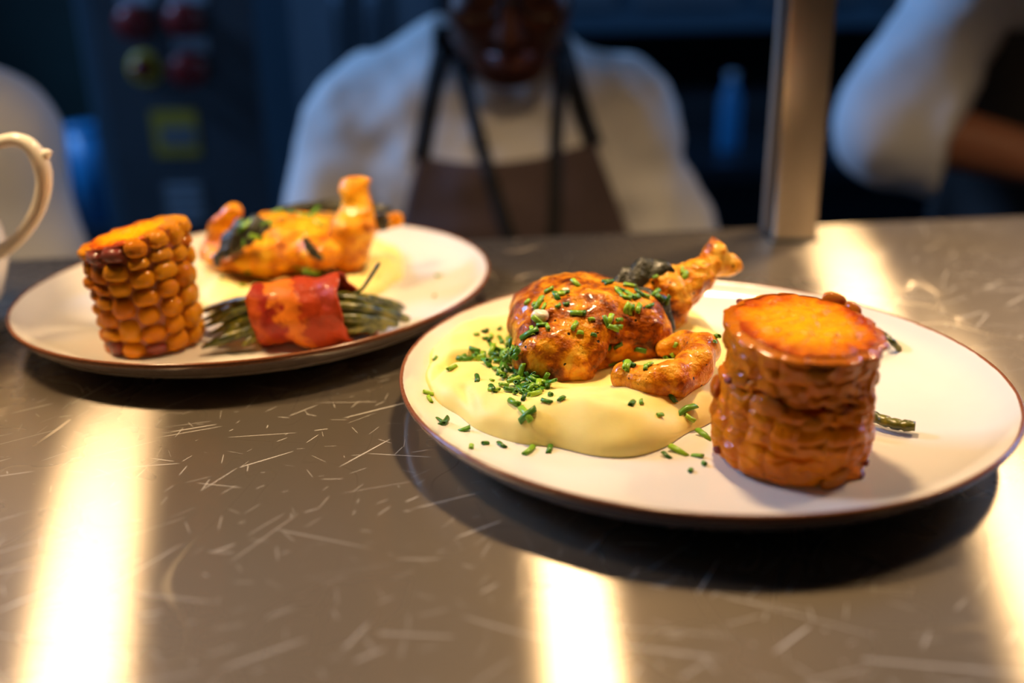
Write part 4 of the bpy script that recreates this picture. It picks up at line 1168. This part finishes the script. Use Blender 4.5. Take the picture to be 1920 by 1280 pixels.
    return root, shirt, nb
def sheet(shirtf, quad, nx, nz, off, name, mat, root, y0, y1, th=0.003):
    """cloth lying on the front of a shirt; quad(u, v) -> (x, z)"""
    U, Vv = np.meshgrid(np.linspace(0, 1, nx), np.linspace(0, 1, nz))
    X, Z = quad(U.ravel(), Vv.ravel())
    Yv = first_y(shirtf, X, Z, y0, y1)
    Yv = np.where(np.isnan(Yv), np.nanmax(Yv) if np.isfinite(Yv).any() else y1, Yv)
    Yg = Yv.reshape(nz, nx)
    for _ in range(6):
        Yp = np.pad(Yg, 1, mode='edge')
        Yg = np.minimum(Yg, (Yp[:-2, 1:-1] + Yp[2:, 1:-1] + Yp[1:-1, :-2] + Yp[1:-1, 2:]) / 4)
    V = np.stack([X, Yg.ravel() - off, Z], 1)
    F = [[j * nx + i, j * nx + i + 1, (j + 1) * nx + i + 1, (j + 1) * nx + i] for j in range(nz - 1) for i in range(nx - 1)]
    o = mesh_obj(name, V, F, mat, root)
    md = o.modifiers.new('thick', 'SOLIDIFY'); md.thickness = th; md.offset = 0
    return o
def strip(shirtf, pts, w, off, name, mat, root, y0, y1):
    """strap along (x, z) points lying on the front of a shirt"""
    C = bez([(p[0], p[1], 0) for p in pts], 40)[:, :2]
    t = np.gradient(C, axis=0); t /= np.linalg.norm(t, axis=1)[:, None]
    nrm = np.stack([-t[:, 1], t[:, 0]], 1)
    def quad(u, v):
        i = v * 39; k = np.clip(i.round().astype(int), 0, 39)
        p = C[k] + nrm[k] * ((u - 0.5) * w)[:, None]
        return p[:, 0], p[:, 1]
    return sheet(shirtf, quad, 3, 40, off, name, mat, root, y0, y1, 0.0025)

Yc = 1.20
def XZ(x, y, Y): p = atY(x, y, Y); return (p[0], p[2])
# --- chef in the middle, head bowed
hc = atY(952, -92, 1.105)
c_root, c_shirt, c_nb = person('person in white top and brown bib apron, head bowed, behind the counter middle',
    chest=(-0.015, 1.225, ZC - 0.06), hips=(-0.015, 1.26, ZC - 0.38),
    shoulders=[np.array([-0.165, 1.225, ZC + 0.030]), np.array([0.138, 1.225, ZC + 0.018])],
    elbows=[np.array([-0.255, 1.190, ZC - 0.175]), np.array([0.215, 1.190, ZC - 0.185])],
    wrists=[np.array([-0.130, 0.99, ZC - 0.26]), np.array([0.090, 0.99, ZC - 0.26])],
    hands_dir=[(0.5, -0.8, -0.15), (-0.5, -0.8, -0.15)],
    head_c=hc, head_tilt=0.45, skin='skin_d', shirt_mat='tee', sleeve_r=(0.058, 0.064, 0.060), sleeve_t=0.55, folds=0.014, voxel=0.007, glasses=True, seed=2)
bl, br_ = XZ(783, 294, 1.11), XZ(1117, 272, 1.11); ll, lr = XZ(752, 412, 1.11), XZ(1182, 440, 1.11)
def bib(u, v):
    k = v * 5.0
    xl = np.where(k < 1, bl[0] + (ll[0] - bl[0]) * k, ll[0] - 0.03 * np.minimum(k - 1, 1.2)); xr = np.where(k < 1, br_[0] + (lr[0] - br_[0]) * k, lr[0] + 0.03 * np.minimum(k - 1, 1.2))
    zl = bl[1] + (ll[1] - bl[1]) * k; zr = br_[1] + (lr[1] - br_[1]) * k
    mid = 4 * u * (1 - u)
    return xl + (xr - xl) * u, zl + (zr - zl) * u - 0.010 * mid * np.maximum(0, 1 - k)
sheet(c_shirt, bib, 30, 50, 0.006, 'apron', M['apron'], c_root, 0.95, 1.40)
for pts, w in (([(828, 60), (822, 120), (806, 200), (790, 296)], 34), ([(1058, 70), (1068, 120), (1090, 200), (1116, 276)], 34)):
    strip(c_shirt, [XZ(x, y, 1.12) for x, y in pts], pxr(w, 1.12), 0.008, 'apron_strap', M['strap'], c_root, 0.95, 1.40)
for pts in ([(850, 90), (872, 160), (905, 270), (935, 370), (962, 445)], [(1058, 110), (1050, 180), (1042, 280), (1040, 360), (1036, 445)]):
    strip(c_shirt, [XZ(x, y, 1.12) for x, y in pts], pxr(24, 1.12), 0.012, 'neck_cord', M['strap'], c_root, 0.95, 1.40)

# --- chef on the right, forearm reaching right
Yr = 1.22
eR = atY(1672, 232, Yr); wR = atY(2010, 318, Yr - 0.08); sR = atY(1830, -40, Yr + 0.05)
r_root, r_shirt, r_nb = person('person at the right edge with rolled white sleeve, bare forearm and dark apron',
    chest=(sR[0] + 0.19, 1.30, sR[2] - 0.13), hips=(sR[0] + 0.20, 1.33, sR[2] - 0.48),
    shoulders=[sR, sR + np.array([0.35, 0.03, 0.0])],
    elbows=[eR, sR + np.array([0.42, -0.05, -0.25])], wrists=[wR, wR + np.array([0.22, -0.02, -0.01])],
    hands_dir=[(0.85, -0.3, -0.2), (-0.3, -0.8, -0.2)],
    head_c=(sR[0] + 0.175, 1.22, sR[2] + 0.20), head_tilt=0.35, skin='skin_m', shirt_mat='white', sleeve_r=(0.062, 0.068, 0.066), sleeve_t=0.33, folds=0.010, voxel=0.008, seed=6)
def bib_r(u, v):
    a0 = XZ(1900, 60, 1.2); a1 = XZ(1845, 250, 1.2)
    z = a0[1] - v * 0.75
    k = (a0[1] - z) / (a0[1] - a1[1])
    xl = a0[0] + (a1[0] - a0[0]) * np.minimum(k, 1.3)
    xr = sR[0] + 0.19 + (sR[0] + 0.19 - xl)
    return xl + (xr - xl) * u, z
sheet(r_shirt, bib_r, 24, 40, 0.008, 'apron', M['apron_dark'], r_root, 1.0, 1.5)

# --- person on the left, only shoulder and sleeve in view
Yq = 1.02
sL = atY(-28, 262, Yq); eL = atY(58, 520, Yq)
l_root, l_shirt, l_nb = person('person at the left edge in a white jacket, only shoulder and sleeve in view',
    chest=(sL[0] - 0.17, 1.07, sL[2] - 0.12), hips=(sL[0] - 0.18, 1.09, sL[2] - 0.45),
    shoulders=[sL + np.array([-0.34, 0.0, 0.0]), sL], elbows=[sL + np.array([-0.40, -0.03, -0.24]), eL],
    wrists=[sL + np.array([-0.30, -0.22, -0.26]), eL + np.array([-0.14, -0.06, -0.18])], hands_dir=[(0.3, -0.8, -0.1), (-0.5, -0.3, -0.6)],
    head_c=(sL[0] - 0.17, 1.0, sL[2] + 0.19), head_tilt=0.3, skin='skin_m', shirt_mat='white', sleeve_r=(0.066, 0.062, 0.058), sleeve_t=0.8, folds=0.006, voxel=0.009, seed=9)

# ------------------------------------------------------------------ kitchen behind
Yp = 1.72
p0 = atY(207, 420, Yp); p1 = atY(472, 0, Yp)
pcx = (p0[0] + p1[0]) / 2; pw_ = p1[0] - p0[0]
cab = empty('control_cabinet', (pcx, Yp + 0.15, 0.0), 'tall grey blue control cabinet with red push buttons behind the left plate', 'cabinet')
MB().box((pcx, Yp + 0.15, 1.0), (pw_, 0.30, 2.0), 0.006).build('housing', M['panel_edge'], cab, smooth=False)
MB().box((pcx + 0.012, Yp - 0.002, 1.02), (pw_ - 0.03, 0.006, 1.9), 0.002).build('front_panel', M['panel'], cab, smooth=False)
def on_panel(x, y): q = atY(x, y, Yp - 0.005); return q
for x, y, kind in ((262, 42, 'r'), (353, 36, 'r'), (361, 128, 'r'), (274, 128, 'y')):
    q = on_panel(x, y); s = pxr(1, Yp)
    rg = MB().lathe([(30 * s, 0), (30 * s, 0.006), (24 * s, 0.010), (20 * s, 0.010), (20 * s, 0)], q, 32, 'y').build('button_collar', M['yellow' if kind == 'y' else 'brown_ring'], cab)
    rr_ = (30 if kind == 'r' else 15) * s
    MB().lathe([(rr_ * 0.7, 0.008), (rr_ * 0.75, 0.02), (rr_, 0.024), (rr_, 0.034), (rr_ * 0.8, 0.040), (0.0005, 0.042)], q, 32, 'y').build('button', M['red'], rg)
for x, y, w, h_ in ((256, -4, 62, 22), (352, -6, 66, 22), (357, 85, 62, 26)):
    q = on_panel(x, y); s = pxr(1, Yp)
    MB().box(q + np.array([0, -0.001, 0]), (w * s, 0.002, h_ * s), 0.0005).build('name_plate', M['labelw'], cab, smooth=False)
q = on_panel(330, 250); s = pxr(1, Yp)
stk = MB().box(q + np.array([0, -0.001, 0]), (84 * s, 0.002, 84 * s), 0.0004).build('warning_sticker', M['yellow'], cab, smooth=False)
MB().box(q + np.array([0.004, -0.0027, -0.004]), (62 * s, 0.0014, 36 * s)).build('sticker_text_area', M['labeld'], stk, smooth=False)
q = on_panel(347, 380)
pl_ = MB().box(q + np.array([0, -0.001, 0]), (74 * s, 0.002, 76 * s), 0.0004).build('rating_plate', M['labeld'], cab, smooth=False)
for k in range(4):
    MB().box(q + np.array([0, -0.0027, 0.028 - 0.018 * k]), (60 * s, 0.0014, 0.005)).build('text_line', M['labelw'], pl_, smooth=False)
# shelf with blue tubs left of the cabinet
q = atY(150, 440, 2.2)
sh = empty('storage_shelf', (q[0] - 0.1, 2.35, 0.0), 'dark steel shelf holding blue tubs left of the control cabinet', 'shelf')
shz = atY(150, 425, 2.2)[2]
MB().box((q[0] - 0.25, 2.35, shz - 0.012), (1.0, 0.4, 0.024), 0.003).build('shelf_board', M['darkmetal'], sh, smooth=False)
for dx in (-0.73, 0.23):
    for dy in (2.17, 2.53):
        MB().box((q[0] - 0.25 + dx + 0.25 - 0.0, dy, 0.9), (0.03, 0.03, 1.8)).build('upright', M['darkmetal'], sh, smooth=False)
def tub(x0, y0, x1, Y, hpx, mat, label):
    a = atY(x0, y0, Y); b = atY(x1, y0, Y); w = b[0] - a[0]; h_ = pxr(hpx, Y); cx_ = (a[0] + b[0]) / 2
    z = shz
    root = empty('plastic_tub', (cx_, Y + w / 2, z), label, 'tub', 'plastic tubs on the shelf')
    mb = MB(); prof = [(w * 0.40, 0), (w * 0.47, h_), (w * 0.50, h_), (w * 0.50, h_ - 0.008), (w * 0.475, h_ - 0.01), (w * 0.42, 0.0)]
    MB().lathe([(0.001, 0.001), (w * 0.42, 0.001), (w * 0.49, h_ * 0.96), (w * 0.46, h_ * 0.96), (w * 0.40, 0.01), (0.001, 0.01)], (cx_, Y + w / 2, z), 28).build('bucket', mat, root)
    MB().lathe([(0.001, h_ * 0.955), (w * 0.51, h_ * 0.955), (w * 0.51, h_), (w * 0.3, h_ * 1.02), (0.001, h_ * 1.02)], (cx_, Y + w / 2, z), 28).build('lid', mat, root)
    return root
tub(134, 425, 216, 2.2, 185, M['blue'], 'bright blue plastic tub on the shelf right beside the cabinet')
tub(70, 425, 130, 2.24, 130, M['greenbin'], 'olive plastic tub on the shelf between sleeve and blue tub')
def stacked(Y, x0, x1, ybot, ytop, mat, label):
    a = atY(x0, ybot, Y); b = atY(x1, ytop, Y)
    root = empty('storage_box', ((a[0] + b[0]) / 2, Y + 0.1, a[2]), label, 'box')
    MB().box(((a[0] + b[0]) / 2, Y + 0.1, (a[2] + b[2]) / 2 - 0.01), (b[0] - a[0], 0.2, b[2] - a[2] - 0.02), 0.006).build('box', mat, root, smooth=False)
    MB().box(((a[0] + b[0]) / 2, Y + 0.1, b[2] - 0.01), (b[0] - a[0] + 0.01, 0.21, 0.02), 0.004).build('lid', mat, root, smooth=False)
    return root
# steel fridge doors behind the middle
fr = empty('steel_fridge', (-0.55, 3.3, 0.0), 'tall dim steel fridge with upright handles behind the chef', 'fridge')
fx0 = atY(520, 100, 3.0)[0]; fx1 = atY(830, 100, 3.0)[0]
MB().box(((fx0 + fx1) / 2, 3.35, 1.1), (fx1 - fx0, 0.66, 2.2), 0.01).build('carcass', M['dark'], fr, smooth=False)
for k in range(2):
    w = (fx1 - fx0) / 2; cx_ = fx0 + w * (k + 0.5)
    d = MB().box((cx_, 3.0, 1.15), (w - 0.012, 0.04, 2.0), 0.008).build('door', M['fridge'], fr, smooth=False)
    MB().tube([(cx_ + (0.5 - k) * (w - 0.10), 2.95, 1.0), (cx_ + (0.5 - k) * (w - 0.10), 2.95, 1.5)], 0.012).build('handle', M['darkmetal'], d)
# oven range and rack on the right
ov = empty('oven_range', (0.9, 3.4, 0.0), 'black oven range standing in the dark behind the post', 'oven')
MB().box((0.95, 3.45, 0.5), (1.7, 0.8, 1.0), 0.01).build('carcass', M['dark'], ov, smooth=False)
MB().box((0.95, 3.035, 0.48), (1.5, 0.03, 0.7), 0.01).build('door', M['darkmetal'], ov, smooth=False)
MB().tube([(0.3, 2.99, 0.78), (1.6, 2.99, 0.78)], 0.014).build('handle', M['panel'], ov)
hd = empty('extractor_hood', (0.9, 3.4, 1.75), 'dim teal steel extractor hood above the oven range', 'hood')
hz = atY(1150, 62, 3.1)[2]
MB().box((0.9, 3.5, hz + 0.22), (1.9, 0.8, 0.44), 0.01).build('canopy', M['panel_edge'], hd, smooth=False)
for k in range(5):
    MB().box((0.9 - 0.72 + 0.36 * k, 3.095, hz + 0.2), (0.30, 0.02, 0.26), 0.006).build('filter', M['fridge'], hd, smooth=False)
a = atY(1372, 290, 2.6); b = atY(1372, 140, 2.6)
br2 = empty('blue_bottle', (a[0], 2.65, a[2]), 'tall blue bottle standing in the dark left of the post', 'bottle')
bh = b[2] - a[2]; bw = pxr(19, 2.6)
MB().lathe([(0.001, 0.0), (bw, 0.0), (bw * 1.02, bh * 0.1), (bw, bh * 0.7), (bw * 0.5, bh * 0.84), (bw * 0.42, bh * 0.92), (0.001, bh * 0.92)], (a[0], 2.65, a[2]), 24).build('bottle_body', M['blue'], br2)
MB().lathe([(0.001, bh * 0.92), (bw * 0.5, bh * 0.92), (bw * 0.5, bh), (0.001, bh)], (a[0], 2.65, a[2]), 20).build('cap', M['labelw'], br2)
tb = empty('prep_bench', (0.5, 2.7, 0.0), 'dark steel prep bench carrying the blue bottle', 'bench')
MB().box((0.75, 2.68, a[2] - 0.02), (1.7, 0.40, 0.04), 0.004).build('bench_top', M['darkmetal'], tb, smooth=False)
for dx in (-0.8, 0.8):
    for dy in (-0.16, 0.16):
        MB().box((0.75 + dx, 2.68 + dy, (a[2] - 0.04) / 2), (0.04, 0.04, a[2] - 0.04)).build('leg', M['darkmetal'], tb, smooth=False)
